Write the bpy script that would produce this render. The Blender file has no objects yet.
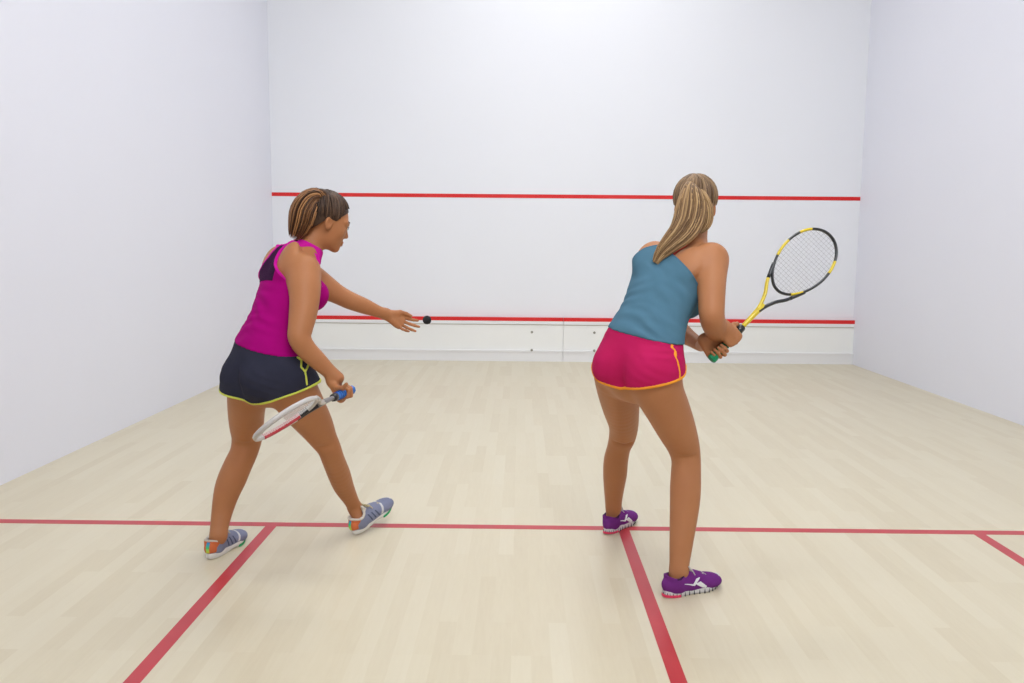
import bpy, bmesh, math, random
import numpy as np
from mathutils import Vector, Matrix

SC = bpy.context.scene
COL = SC.collection

# ---------------------------------------------------------------- camera, world, lights, exposure
W_ROOM, L_ROOM, H_ROOM = 6.4, 9.75, 5.4
cam_d = bpy.data.cameras.new('camera')
cam = bpy.data.objects.new('camera', cam_d)
COL.objects.link(cam)
r_ = Vector((0.99991096, 0.0104309, 0.00832266))
f_ = Vector((-0.00939749, 0.99322994, -0.11578419))
u_ = r_.cross(f_)
cam.matrix_world = Matrix(((r_.x, u_.x, -f_.x, -0.4785), (r_.y, u_.y, -f_.y, 0.6502),
                           (r_.z, u_.z, -f_.z, 1.2756), (0, 0, 0, 1)))
cam_d.sensor_fit = 'HORIZONTAL'
cam_d.sensor_width = 36.0
cam_d.lens = 824.49 / 1024 * 36.0
cam_d.clip_start = 0.05
SC.camera = cam

world = bpy.data.worlds.new('world')
SC.world = world
world.use_nodes = True
world.node_tree.nodes['Background'].inputs[0].default_value = (0.9, 0.93, 1.0, 1)
world.node_tree.nodes['Background'].inputs[1].default_value = 0.1
SC.view_settings.view_transform = 'Standard'
SC.view_settings.look = 'None'
SC.view_settings.gamma = 1.0
SC.view_settings.use_curve_mapping = False
SC.view_settings.exposure = 0.0

LIGHTS = [(x, y, p) for y, p in ((1.2, 4.5), (3.6, 14.5), (6.0, 19), (8.3, 6.5)) for x in (-0.68, 0.68)]
for i, (x, y, p) in enumerate(LIGHTS):
    ld = bpy.data.lights.new('court_lamp', 'AREA')
    ld.shape = 'RECTANGLE'; ld.size = 1.2; ld.size_y = 0.8
    ld.energy = p; ld.color = (0.93, 0.975, 1.06)
    lo = bpy.data.objects.new('court_lamp', ld)
    lo.location = (x, y, H_ROOM - 0.16)
    COL.objects.link(lo)

ld = bpy.data.lights.new('fill_lamp', 'AREA')            # added soft fill from behind the camera, aimed at the front wall
ld.shape = 'RECTANGLE'; ld.size = 2.4; ld.size_y = 1.2
ld.energy = 40; ld.color = (0.93, 0.975, 1.06); ld.spread = math.radians(95)
lo = bpy.data.objects.new('fill_lamp', ld)
lo.location = (-0.1, 0.16, 3.9); lo.rotation_euler = (math.radians(68), 0, 0)
COL.objects.link(lo)

# ---------------------------------------------------------------- material helpers
def mat(name, color, rough=0.6, spec=0.4, noise=None, bump=None, coat=0.0, metal=0.0, sss=0.0):
    """noise=(scale, amount, color2) ; bump=(scale, strength, stretch)"""
    m = bpy.data.materials.new(name); m.use_nodes = True
    nt = m.node_tree; b = nt.nodes['Principled BSDF']
    b.inputs['Base Color'].default_value = (*color, 1)
    b.inputs['Roughness'].default_value = rough
    b.inputs['Specular IOR Level'].default_value = spec
    b.inputs['Metallic'].default_value = metal
    b.inputs['Coat Weight'].default_value = coat
    if sss:
        b.inputs['Subsurface Weight'].default_value = sss
        b.inputs['Subsurface Radius'].default_value = (0.012, 0.005, 0.003)
        b.inputs['Subsurface Scale'].default_value = 1.0
    tc = nt.nodes.new('ShaderNodeTexCoord')
    if noise:
        n = nt.nodes.new('ShaderNodeTexNoise'); n.inputs['Scale'].default_value = noise[0]
        n.inputs['Detail'].default_value = 4
        nt.links.new(tc.outputs['Object'], n.inputs['Vector'])
        mx = nt.nodes.new('ShaderNodeMix'); mx.data_type = 'RGBA'
        mx.inputs['A'].default_value = (*color, 1); mx.inputs['B'].default_value = (*noise[2], 1)
        mr = nt.nodes.new('ShaderNodeMapRange')
        mr.inputs['From Min'].default_value = 0.35; mr.inputs['From Max'].default_value = 0.7
        mr.inputs['To Max'].default_value = noise[1]
        nt.links.new(n.outputs['Fac'], mr.inputs['Value'])
        nt.links.new(mr.outputs['Result'], mx.inputs['Factor'])
        nt.links.new(mx.outputs['Result'], b.inputs['Base Color'])
    if bump:
        n2 = nt.nodes.new('ShaderNodeTexNoise'); n2.inputs['Scale'].default_value = bump[0]
        n2.inputs['Detail'].default_value = 3
        mp = nt.nodes.new('ShaderNodeMapping')
        mp.inputs['Scale'].default_value = bump[2] if len(bump) > 2 else (1, 1, 1)
        nt.links.new(tc.outputs['Object'], mp.inputs['Vector'])
        nt.links.new(mp.outputs['Vector'], n2.inputs['Vector'])
        bp = nt.nodes.new('ShaderNodeBump'); bp.inputs['Strength'].default_value = bump[1]
        bp.inputs['Distance'].default_value = 0.01
        nt.links.new(n2.outputs['Fac'], bp.inputs['Height'])
        nt.links.new(bp.outputs['Normal'], b.inputs['Normal'])
    return m

def wall_mat(name, c):
    return mat(name, c, 0.55, 0.25, noise=(0.9, 0.35, (c[0]*.965, c[1]*.97, c[2]*.975)), bump=(60, 0.05))

M = {}
M['wall'] = wall_mat('white_wall_plaster', (0.815, 0.825, 0.895))
M['wall_front'] = wall_mat('white_front_wall_plaster', (0.85, 0.865, 0.90))
M['ceiling'] = mat('ceiling_paint', (0.45, 0.45, 0.46), 0.9)
M['red_wall'] = mat('red_wall_paint', (0.70, 0.018, 0.018), 0.5, 0.3, noise=(3, 0.5, (0.78, 0.05, 0.045)))
M['red_floor'] = mat('red_floor_paint', (0.50, 0.028, 0.040), 0.35, 0.5, noise=(8, 0.5, (0.56, 0.05, 0.06)))
M['tin'] = mat('tin_white_paint', (0.90, 0.905, 0.87), 0.45, 0.4, noise=(1.8, 0.5, (0.84, 0.85, 0.84)))
M['tin_edge'] = mat('tin_edge_paint', (0.84, 0.84, 0.84), 0.4, 0.4)
M['tin_dark'] = mat('tin_groove', (0.55, 0.51, 0.42), 0.6)
M['bolt'] = mat('bolt_steel', (0.30, 0.29, 0.25), 0.4, 0.5, metal=0.6)
M['black'] = mat('black_gloss', (0.012, 0.012, 0.014), 0.35, 0.5)
M['rubber'] = mat('ball_rubber', (0.018, 0.019, 0.022), 0.75, 0.3, bump=(400, 0.3))

def floor_mat():
    m = bpy.data.materials.new('maple_strip_floor'); m.use_nodes = True
    nt = m.node_tree; N = nt.nodes.new; b = nt.nodes['Principled BSDF']
    tc = N('ShaderNodeTexCoord')
    mp = N('ShaderNodeMapping'); mp.inputs['Rotation'].default_value = (0, 0, math.pi/2)
    nt.links.new(tc.outputs['Object'], mp.inputs['Vector'])
    br = N('ShaderNodeTexBrick')
    br.offset = 0.37; br.offset_frequency = 3; br.squash = 1.0
    br.inputs['Color1'].default_value = (0, 0, 0, 1); br.inputs['Color2'].default_value = (1, 1, 1, 1)
    br.inputs['Mortar'].default_value = (0.42, 0.42, 0.42, 1)
    br.inputs['Scale'].default_value = 1.0
    br.inputs['Mortar Size'].default_value = 0.0006
    br.inputs['Mortar Smooth'].default_value = 0.3
    br.inputs['Brick Width'].default_value = 0.62
    br.inputs['Row Height'].default_value = 0.062
    nt.links.new(mp.outputs['Vector'], br.inputs['Vector'])
    # slow random offset so that neighbouring strips do not repeat
    bw = N('ShaderNodeTexNoise'); bw.inputs['Scale'].default_value = 1.3; bw.inputs['Detail'].default_value = 2
    mpw = N('ShaderNodeMapping'); mpw.inputs['Scale'].default_value = (6, 0.5, 1)
    nt.links.new(tc.outputs['Object'], mpw.inputs['Vector']); nt.links.new(mpw.outputs['Vector'], bw.inputs['Vector'])
    gr = N('ShaderNodeTexNoise'); gr.inputs['Scale'].default_value = 9; gr.inputs['Detail'].default_value = 6
    gr.inputs['Distortion'].default_value = 0.6
    mpg = N('ShaderNodeMapping'); mpg.inputs['Scale'].default_value = (9, 0.8, 1)
    nt.links.new(tc.outputs['Object'], mpg.inputs['Vector']); nt.links.new(mpg.outputs['Vector'], gr.inputs['Vector'])
    ramp = N('ShaderNodeValToRGB')
    e = ramp.color_ramp.elements
    e[0].position = 0.0; e[0].color = (0.615, 0.535, 0.365, 1)
    e[1].position = 1.0; e[1].color = (0.725, 0.665, 0.500, 1)
    k = ramp.color_ramp.elements.new(0.5); k.color = (0.682, 0.612, 0.440, 1)
    def mth(op, a, bb):
        n = N('ShaderNodeMath'); n.operation = op
        for i, v in enumerate((a, bb)):
            if isinstance(v, (int, float)): n.inputs[i].default_value = v
            else: nt.links.new(v, n.inputs[i])
        return n.outputs[0]
    v = mth('ADD', mth('MULTIPLY', br.outputs['Color'], 0.46), mth('MULTIPLY', bw.outputs['Fac'], 0.30))
    v = mth('ADD', v, mth('MULTIPLY', gr.outputs['Fac'], 0.42))
    v = mth('SUBTRACT', v, 0.09)
    nt.links.new(v, ramp.inputs['Fac'])
    nt.links.new(ramp.outputs['Color'], b.inputs['Base Color'])
    b.inputs['Roughness'].default_value = 0.33
    b.inputs['Specular IOR Level'].default_value = 0.6
    bp = N('ShaderNodeBump'); bp.inputs['Strength'].default_value = 0.04; bp.inputs['Distance'].default_value = 0.004
    nt.links.new(gr.outputs['Fac'], bp.inputs['Height']); nt.links.new(bp.outputs['Normal'], b.inputs['Normal'])
    return m
M['floor'] = floor_mat()

# ---------------------------------------------------------------- mesh helpers
def link_mesh(name, verts, faces, m, parent=None, smooth=False):
    me = bpy.data.meshes.new(name)
    me.from_pydata([tuple(map(float, v)) for v in verts], [], [tuple(map(int, q)) for q in faces])
    me.update()
    if smooth:
        me.polygons.foreach_set('use_smooth', [True]*len(me.polygons))
    if m is not None: me.materials.append(m)
    o = bpy.data.objects.new(name, me); COL.objects.link(o)
    if parent is not None: o.parent = parent
    return o

class MB:
    def __init__(s): s.v = []; s.f = []
    def box(s, x0, x1, y0, y1, z0, z1):
        n = len(s.v)
        s.v += [(x0,y0,z0),(x1,y0,z0),(x1,y1,z0),(x0,y1,z0),(x0,y0,z1),(x1,y0,z1),(x1,y1,z1),(x0,y1,z1)]
        s.f += [tuple(n+i for i in q) for q in ((0,3,2,1),(4,5,6,7),(0,1,5,4),(1,2,6,5),(2,3,7,6),(3,0,4,7))]
        return s
    def tube(s, pts, rad, sides=8, cap=True, flat=None):
        """swept tube; rad is a number or a list; flat=(normal, ratio) squashes along normal"""
        pts = [Vector(p) for p in pts]; n = len(pts)
        if not isinstance(rad, (list, tuple)): rad = [rad]*n
        base = len(s.v); prev = None
        for i, p in enumerate(pts):
            t = (pts[min(i+1, n-1)] - pts[max(i-1, 0)])
            if t.length < 1e-9: t = Vector((0, 0, 1))
            t.normalize()
            if flat is not None:
                a = Vector(flat[0]); a = (a - t*a.dot(t)); a = a.normalized() if a.length > 1e-6 else t.orthogonal().normalized()
            elif prev is None: a = t.orthogonal().normalized()
            else:
                a = prev - t*prev.dot(t); a = a.normalized() if a.length > 1e-6 else t.orthogonal().normalized()
            prev = a; bvec = t.cross(a)
            k = flat[1] if flat else 1.0
            for j in range(sides):
                an = 2*math.pi*j/sides
                s.v.append(tuple(p + a*(math.cos(an)*rad[i]*k) + bvec*(math.sin(an)*rad[i])))
        for i in range(n-1):
            for j in range(sides):
                j2 = (j+1) % sides
                s.f.append((base+i*sides+j, base+i*sides+j2, base+(i+1)*sides+j2, base+(i+1)*sides+j))
        if cap:
            s.f.append(tuple(base+j for j in range(sides))[::-1])
            s.f.append(tuple(base+(n-1)*sides+j for j in range(sides)))
        return s
    def closed_tube(s, pts, rad, sides=8, flat=None, ratio=1.0):
        pts = [Vector(p) for p in pts]; n = len(pts); base = len(s.v)
        for i, p in enumerate(pts):
            t = (pts[(i+1) % n] - pts[i-1]).normalized()
            a = Vector(flat); a = (a - t*a.dot(t)).normalized(); b = t.cross(a)
            for j in range(sides):
                an = 2*math.pi*j/sides
                s.v.append(tuple(p + a*(math.cos(an)*rad*ratio) + b*(math.sin(an)*rad)))
        for i in range(n):
            i2 = (i+1) % n
            for j in range(sides):
                j2 = (j+1) % sides
                s.f.append((base+i*sides+j, base+i*sides+j2, base+i2*sides+j2, base+i2*sides+j))
        return s
    def build(s, name, m, parent=None, smooth=False):
        return link_mesh(name, s.v, s.f, m, parent, smooth)

def empty(name, loc, label, cat, group=None):
    o = bpy.data.objects.new(name, None); COL.objects.link(o)
    o.location = loc; o.empty_display_size = 0.1
    o['label'] = label; o['category'] = cat
    if group: o['group'] = group
    bpy.context.view_layer.update()
    return o
def reparent(o, parent):
    """child built in world coordinates: shift its mesh into the parent's frame"""
    mw = Matrix.Identity(4); q = parent
    while q is not None: mw = q.matrix_basis @ mw; q = q.parent
    o.data.transform(mw.inverted() @ o.matrix_basis); o.matrix_basis = Matrix.Identity(4)
    o.parent = parent
    return o
def structure(o): o['kind'] = 'structure'; return o

# ---------------------------------------------------------------- signed distance modelling
V3 = lambda p: np.array(p[:3], float)
def nrm(v): v = np.asarray(v, float); return v/np.linalg.norm(v)

def smin(a, b, k):
    if k <= 0: return np.minimum(a, b)
    h = np.maximum(k-np.abs(a-b), 0)/k
    return np.minimum(a, b) - h*h*(k*0.25)

class Seg:
    """tapered segment with elliptical section: u = lateral direction, (ru, rv) radii at both ends"""
    def __init__(s, a, b, ra, rb, u=None):
        s.a = V3(a); s.b = V3(b)
        s.ra = (ra, ra) if np.isscalar(ra) else tuple(ra)
        s.rb = (rb, rb) if np.isscalar(rb) else tuple(rb)
        s.u = None if u is None else nrm(u)
    def bbox(s, pad):
        m = max(*s.ra, *s.rb)+pad
        return np.minimum(s.a, s.b)-m, np.maximum(s.a, s.b)+m
    def ev(s, X, Y, Z):
        ab = s.b-s.a; L2 = float(ab@ab)+1e-12
        t = np.clip(((X-s.a[0])*ab[0]+(Y-s.a[1])*ab[1]+(Z-s.a[2])*ab[2])/L2, 0, 1)
        qx = X-(s.a[0]+t*ab[0]); qy = Y-(s.a[1]+t*ab[1]); qz = Z-(s.a[2]+t*ab[2])
        if s.u is None:
            return np.sqrt(qx*qx+qy*qy+qz*qz) - (s.ra[0]+t*(s.rb[0]-s.ra[0]))
        w = ab/math.sqrt(L2); u = nrm(s.u-w*(s.u@w)); v = np.cross(w, u)
        ru = s.ra[0]+t*(s.rb[0]-s.ra[0]); rv = s.ra[1]+t*(s.rb[1]-s.ra[1]); rw = np.minimum(ru, rv)
        du = (qx*u[0]+qy*u[1]+qz*u[2])/ru; dv = (qx*v[0]+qy*v[1]+qz*v[2])/rv; dw = (qx*w[0]+qy*w[1]+qz*w[2])/rw
        k0 = np.sqrt(du*du+dv*dv+dw*dw); k1 = np.sqrt((du/ru)**2+(dv/rv)**2+(dw/rw)**2)+1e-6
        return np.where(k0 < 0.05, -np.minimum(ru, rv), k0*(k0-1)/k1)

class Ell:
    def __init__(s, c, r, F=None):
        s.c = V3(c); s.r = r; s.F = np.eye(3) if F is None else np.asarray(F, float)   # rows: axes
    def bbox(s, pad):
        m = max(s.r)+pad; return s.c-m, s.c+m
    def ev(s, X, Y, Z):
        x, y, z = X-s.c[0], Y-s.c[1], Z-s.c[2]
        k0 = 0; k1 = 0
        for i in range(3):
            q = (x*s.F[i][0]+y*s.F[i][1]+z*s.F[i][2])/s.r[i]
            k0 = k0+q*q; k1 = k1+(q/s.r[i])**2
        k0 = np.sqrt(k0); k1 = np.sqrt(k1)+1e-6
        return np.where(k0 < 0.05, -min(s.r), k0*(k0-1)/k1)

def catmull(P, n):
    P = np.asarray(P, float); out = []
    Q = np.vstack([2*P[0]-P[1], P, 2*P[-1]-P[-2]])
    for i in range(1, len(Q)-2):
        for j in range(n):
            t = j/n; a, b, c, d = Q[i-1], Q[i], Q[i+1], Q[i+2]
            out.append(0.5*((2*b)+(-a+c)*t+(2*a-5*b+4*c-d)*t*t+(-a+3*b-3*c+d)*t**3))
    out.append(P[-1]); return np.array(out)

def chain(pts, n=3, ratio=None, u=None):
    """pts: (x,y,z,r) points; ratio: per point (ku,kv); u: lateral dir or list"""
    P = np.array([list(p[:4]) for p in pts], float); k = len(P)
    if ratio is None:
        R = catmull(P, n)
        return [Seg(R[i][:3], R[i+1][:3], R[i][3], R[i+1][3]) for i in range(len(R)-1)]
    K = np.array(ratio if np.ndim(ratio) == 2 else [ratio]*k, float)
    U = np.array(u if np.ndim(u) == 2 else [u]*k, float)
    A = catmull(np.hstack([P, P[:, 3:4]*K, U]), n)
    return [Seg(A[i][:3], A[i+1][:3], A[i][4:6], A[i+1][4:6], (A[i][6:9]+A[i+1][6:9])/2) for i in range(len(A)-1)]

class G:
    """group of primitives: smooth union inside (k), joined to the rest with ko; op u / s ; clip = function"""
    def __init__(s, prims, k=0.006, ko=0.02, op='u', off=0.0, clip=None):
        s.prims = prims; s.k = k; s.ko = ko; s.op = op; s.off = off; s.clip = clip
    def copy(s, **kw):
        g = G(s.prims, s.k, s.ko, s.op, s.off, s.clip)
        for a, b in kw.items(): setattr(g, a, b)
        return g

def axes_for(lo, hi, h, fine=()):
    ax = []
    for i in range(3):
        c = lo[i]; out = [c]
        while c < hi[i]:
            st = h
            for (flo, fhi, fh) in fine:
                if flo[i] <= c <= fhi[i]: st = min(st, fh)
            c += st; out.append(c)
        ax.append(np.array(out))
    return ax

def evaluate(groups, ax, pad=0.03):
    F = np.full([len(a) for a in ax], 1.0, np.float32)
    for g in groups:
        bbs = [p.bbox(pad+g.ko+g.off) for p in g.prims]
        lo = np.min([b[0] for b in bbs], 0); hi = np.max([b[1] for b in bbs], 0)
        gi = [(max(np.searchsorted(ax[i], lo[i])-1, 0), min(np.searchsorted(ax[i], hi[i])+1, len(ax[i]))) for i in range(3)]
        if any(a >= b for a, b in gi): continue
        loc = np.full([b-a for a, b in gi], 1.0, np.float32)
        for p, (l, h) in zip(g.prims, bbs):
            si = [(max(np.searchsorted(ax[i], l[i])-1, gi[i][0]), min(np.searchsorted(ax[i], h[i])+1, gi[i][1])) for i in range(3)]
            if any(a >= b for a, b in si): continue
            X = ax[0][si[0][0]:si[0][1]].astype(np.float32)[:, None, None]
            Y = ax[1][si[1][0]:si[1][1]].astype(np.float32)[None, :, None]
            Z = ax[2][si[2][0]:si[2][1]].astype(np.float32)[None, None, :]
            d = p.ev(X, Y, Z).astype(np.float32)
            sl = tuple(slice(a-g0[0], b-g0[0]) for (a, b), g0 in zip(si, gi))
            loc[sl] = smin(loc[sl], d, g.k)
        X = ax[0][gi[0][0]:gi[0][1]].astype(np.float32)[:, None, None]
        Y = ax[1][gi[1][0]:gi[1][1]].astype(np.float32)[None, :, None]
        Z = ax[2][gi[2][0]:gi[2][1]].astype(np.float32)[None, None, :]
        loc = loc-g.off
        if g.clip is not None: loc = np.maximum(loc, g.clip(X, Y, Z))
        sl = tuple(slice(a, b) for a, b in gi)
        if g.op == 'u': F[sl] = smin(F[sl], loc, g.ko)
        else: F[sl] = -smin(-F[sl], loc, g.ko)
    return F

def surface_nets(F, ax):
    S = F < 0
    nx, ny, nz = F.shape
    c = [S[i:nx-1+i, j:ny-1+j, k:nz-1+k] for i in (0, 1) for j in (0, 1) for k in (0, 1)]
    allin = c[0].copy(); anyin = c[0].copy()
    for q in c[1:]: allin &= q; anyin |= q
    mix = anyin & ~allin
    idx = np.full(mix.shape, -1, np.int64)
    I, J, K = np.nonzero(mix); idx[I, J, K] = np.arange(len(I))
    acc = np.zeros((len(I), 3)); cnt = np.zeros(len(I))
    cor = [(i, j, k) for i in (0, 1) for j in (0, 1) for k in (0, 1)]
    for a in range(8):
        for b in range(a+1, 8):
            A, B = cor[a], cor[b]
            if sum(abs(x-y) for x, y in zip(A, B)) != 1: continue
            va = F[I+A[0], J+A[1], K+A[2]].astype(float); vb = F[I+B[0], J+B[1], K+B[2]].astype(float)
            m = (va < 0) != (vb < 0)
            t = np.where(m, va/np.where(m, va-vb, 1), 0)
            pa = np.stack([ax[0][I+A[0]], ax[1][J+A[1]], ax[2][K+A[2]]], 1)
            pb = np.stack([ax[0][I+B[0]], ax[1][J+B[1]], ax[2][K+B[2]]], 1)
            acc += np.where(m[:, None], pa+(pb-pa)*t[:, None], 0); cnt += m
    V = acc/cnt[:, None]
    faces = []
    for d in range(3):
        sl0 = [slice(None)]*3; sl1 = [slice(None)]*3
        sl0[d] = slice(0, -1); sl1[d] = slice(1, None)
        a = S[tuple(sl0)]; b = S[tuple(sl1)]
        cr = a != b
        e1, e2 = (d+1) % 3, (d+2) % 3
        ii = list(np.nonzero(cr))
        ok = (ii[e1] > 0) & (ii[e2] > 0) & (ii[e1] < F.shape[e1]-1) & (ii[e2] < F.shape[e2]-1)
        ii = [q[ok] for q in ii]
        flip = a[tuple(ii)]
        def cell(o1, o2):
            q = [x.copy() for x in ii]; q[e1] = q[e1]-o1; q[e2] = q[e2]-o2
            return idx[tuple(q)]
        q = np.stack([cell(1, 1), cell(0, 1), cell(0, 0), cell(1, 0)], 1)
        q = np.where(flip[:, None], q, q[:, ::-1])
        faces.append(q)
    return V, np.vstack(faces)

def np_mesh(name, V, Fc, m, parent=None, smooth=True):
    me = bpy.data.meshes.new(name)
    n = len(Fc)
    me.vertices.add(len(V)); me.vertices.foreach_set('co', V.astype(np.float32).ravel())
    me.loops.add(n*4); me.loops.foreach_set('vertex_index', Fc.astype(np.int32).ravel())
    me.polygons.add(n)
    me.polygons.foreach_set('loop_start', np.arange(0, n*4, 4, dtype=np.int32))
    me.polygons.foreach_set('loop_total', np.full(n, 4, np.int32))
    me.polygons.foreach_set('use_smooth', np.full(n, smooth))
    me.update(calc_edges=True); me.validate()
    if m is not None: me.materials.append(m)
    o = bpy.data.objects.new(name, me); COL.objects.link(o)
    if parent is not None: reparent(o, parent)
    return o

def relax(V, Fc, it=2, lam=0.5):
    for _ in range(it):
        acc = np.zeros_like(V); cnt = np.zeros(len(V))
        for a, b in ((0, 1), (1, 2), (2, 3), (3, 0)):
            np.add.at(acc, Fc[:, a], V[Fc[:, b]]); np.add.at(acc, Fc[:, b], V[Fc[:, a]])
            cnt += np.bincount(Fc[:, a], minlength=len(V))+np.bincount(Fc[:, b], minlength=len(V))
        V = V+(acc/np.maximum(cnt, 1)[:, None]-V)*lam
    return V

def sdf_object(name, groups, h, m, parent=None, fine=(), clip=None, post=None, smooth_it=1, lohi=None, warp=None):
    bb = [p.bbox(0.02+g.off) for g in groups for p in g.prims if g.op == 'u']
    lo = np.min([b[0] for b in bb], 0); hi = np.max([b[1] for b in bb], 0)
    if lohi is not None: lo = np.maximum(lo, lohi[0]); hi = np.minimum(hi, lohi[1])
    ax = axes_for(lo, hi, h, fine)
    F = evaluate(groups, ax)
    X = ax[0].astype(np.float32)[:, None, None]; Y = ax[1].astype(np.float32)[None, :, None]; Z = ax[2].astype(np.float32)[None, None, :]
    if post is not None: F = F+post(X, Y, Z)
    if clip is not None: F = np.maximum(F, clip(X, Y, Z))
    F[0] = F[-1] = 1; F[:, 0] = F[:, -1] = 1; F[:, :, 0] = F[:, :, -1] = 1
    V, Fc = surface_nets(F, ax)
    V = relax(V, Fc, smooth_it, 0.4)
    return np_mesh(name, V, Fc, m, parent)

def poly2d(px, py, P):
    """signed distance to a 2-D polygon (negative inside)"""
    P = np.asarray(P, float); n = len(P); d = None; s = None
    for i in range(n):
        a = P[i]; b = P[i-1]; e = b-a
        wx = px-a[0]; wy = py-a[1]
        t = np.clip((wx*e[0]+wy*e[1])/(e@e), 0, 1)
        bx = wx-e[0]*t; by = wy-e[1]*t; dd = bx*bx+by*by
        c1 = py >= a[1]; c2 = py < b[1]; c3 = (e[0]*wy) > (e[1]*wx)
        fl = (c1 & c2 & c3) | (~c1 & ~c2 & ~c3)
        if d is None: d = dd; s = np.where(fl, -1.0, 1.0)
        else: d = np.minimum(d, dd); s = np.where(fl, -s, s)
    return (s*np.sqrt(d)).astype(np.float32)

class Frame:
    """local frame: o origin, rows x (person's right), y (forward), z (up)"""
    def __init__(s, o, fwd, up):
        s.o = V3(o); s.z = nrm(up); f = np.asarray(fwd, float); s.y = nrm(f-s.z*(f@s.z)); s.x = np.cross(s.y, s.z)
        s.A = np.array([s.x, s.y, s.z])
    def w(s, x, y, z): return s.o+s.x*x+s.y*y+s.z*z
    def l(s, X, Y, Z):
        X = X-s.o[0]; Y = Y-s.o[1]; Z = Z-s.o[2]
        return tuple(X*a[0]+Y*a[1]+Z*a[2] for a in s.A)
    def mat(s):
        m = Matrix.Identity(4)
        for i in range(3):
            m[i][0], m[i][1], m[i][2], m[i][3] = s.x[i], s.y[i], s.z[i], s.o[i]
        return m
# ---------------------------------------------------------------- the court
HW = W_ROOM/2
structure(MB().box(-HW-.1, HW+.1, -.1, L_ROOM+.1, -.1, 0).build('floor', M['floor']))
structure(MB().box(-HW-.1, HW+.1, -.1, L_ROOM+.1, H_ROOM, H_ROOM+.1).build('ceiling', M['ceiling']))
structure(MB().box(-HW-.15, -HW, -.1, L_ROOM+.1, 0, H_ROOM).build('wall_left', M['wall']))
structure(MB().box(HW, HW+.15, -.1, L_ROOM+.1, 0, H_ROOM).build('wall_right', M['wall']))
structure(MB().box(-HW, HW, L_ROOM, L_ROOM+.15, 0, H_ROOM).build('wall_front', M['wall_front']))
structure(MB().box(-HW, HW, -.15, 0, 0, H_ROOM).build('wall_back', M['wall']))
# painted court lines
LW = 0.05
SY = 4.285
BX = 1.60
tr = [
    ('trim_1', (-HW, HW, SY-LW/2, SY+LW/2)),                       # short line
    ('trim_2', (-LW/2, LW/2, 0.0, SY-LW/2)),                       # half-court line
    ('trim_3', (-BX-LW/2+.0, -BX+LW/2, SY-BX, SY-LW/2)),           # left service box
    ('trim_4', (BX-LW/2, BX+LW/2, SY-BX, SY-LW/2)),                # right service box
    ('trim_5', (-HW, -BX-LW/2, SY-BX-LW, SY-BX)),
    ('trim_6', (BX+LW/2, HW, SY-BX-LW, SY-BX)),
]
for n, (x0, x1, y0, y1) in tr:
    structure(MB().box(x0, x1, y0, y1, 0, 0.0012).build(n, M['red_floor']))
structure(MB().box(-HW, HW, L_ROOM-.003, L_ROOM, 1.789, 1.829).build('trim_7', M['red_wall']))

# the tin: two enamelled panels, red top edge, skirting rail and four bolts
tin = empty('tin_board', (0, L_ROOM, 0), 'long white tin board with red top edge along the foot of the front wall', 'tin board')
T0 = L_ROOM-.030
def tinpart(name, mb, m, parent=tin):
    o = mb.build(name, m); return reparent(o, parent)
SEAM = 0.0
for x0, x1 in ((-HW, SEAM-.002), (SEAM+.002, HW)):
    tinpart('panel', MB().box(x0, x1, T0, L_ROOM-.001, 0.0, 0.402), M['tin'])
    tinpart('top_strip', MB().box(x0, x1, T0-.012, L_ROOM-.001, 0.412, 0.4475), M['tin_edge'])
    tinpart('red_edge', MB().box(x0, x1, T0-.012, L_ROOM-.001, 0.4475, 0.4865), M['red_wall'])
    tinpart('skirting', MB().box(x0, x1, T0-.018, T0, 0.0, 0.105).box(x0, x1, T0-.026, T0, 0.105, 0.125), M['tin_edge'])
tinpart('groove', MB().box(-HW, HW, T0+.004, L_ROOM-.001, 0.402, 0.412), M['tin_dark'])
for bx in (-.345, .345):
    for bz in (.325, .128):
        v = MB(); v.tube([(bx, T0+.004, bz), (bx, T0-.004, bz), (bx, T0-.006, bz)], [.014, .014, .008], 14)
        if bz < .2: v = MB(); v.tube([(bx, T0-.024, bz-.0), (bx, T0-.031, bz), (bx, T0-.033, bz)], [.014, .014, .008], 14)
        tinpart('bolt', v, M['bolt'])

# ceiling luminaires
emi = bpy.data.materials.new('lamp_diffuser'); emi.use_nodes = True
b = emi.node_tree.nodes['Principled BSDF']
b.inputs['Emission Color'].default_value = (1, 0.98, 0.96, 1); b.inputs['Emission Strength'].default_value = 4
M['lamp_body'] = mat('lamp_housing', (0.75, 0.75, 0.75), 0.5)
where = ['back wall', 'service boxes', 'middle of the court', 'front wall']
for i, (x, y, p) in enumerate(LIGHTS):
    t = empty('ceiling_light', (x, y, H_ROOM), 'rectangular white ceiling light on the %s side above the %s' % ('left' if x < 0 else 'right', where[i//2]), 'light', 'ceiling lights over the court')
    o = MB().box(x-.65, x+.65, y-.45, y+.45, H_ROOM-.10, H_ROOM-.002).build('housing', M['lamp_body']); reparent(o, t)
    o = MB().box(x-.6, x+.6, y-.4, y+.4, H_ROOM-.12, H_ROOM-.10).build('diffuser', emi); reparent(o, t)

t = empty('fill_light', (-0.1, 0, 3.9), 'added wide white fill light panel high on the back wall, behind the camera', 'light')  # panel body for the added fill lamp, out of view
o = MB().box(-2.0, 1.8, 0.004, 0.10, 3.2, 4.6).build('housing', M['lamp_body']); reparent(o, t)
o = MB().box(-1.9, 1.7, 0.10, 0.115, 3.3, 4.5).build('diffuser', emi); reparent(o, t)

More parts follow.
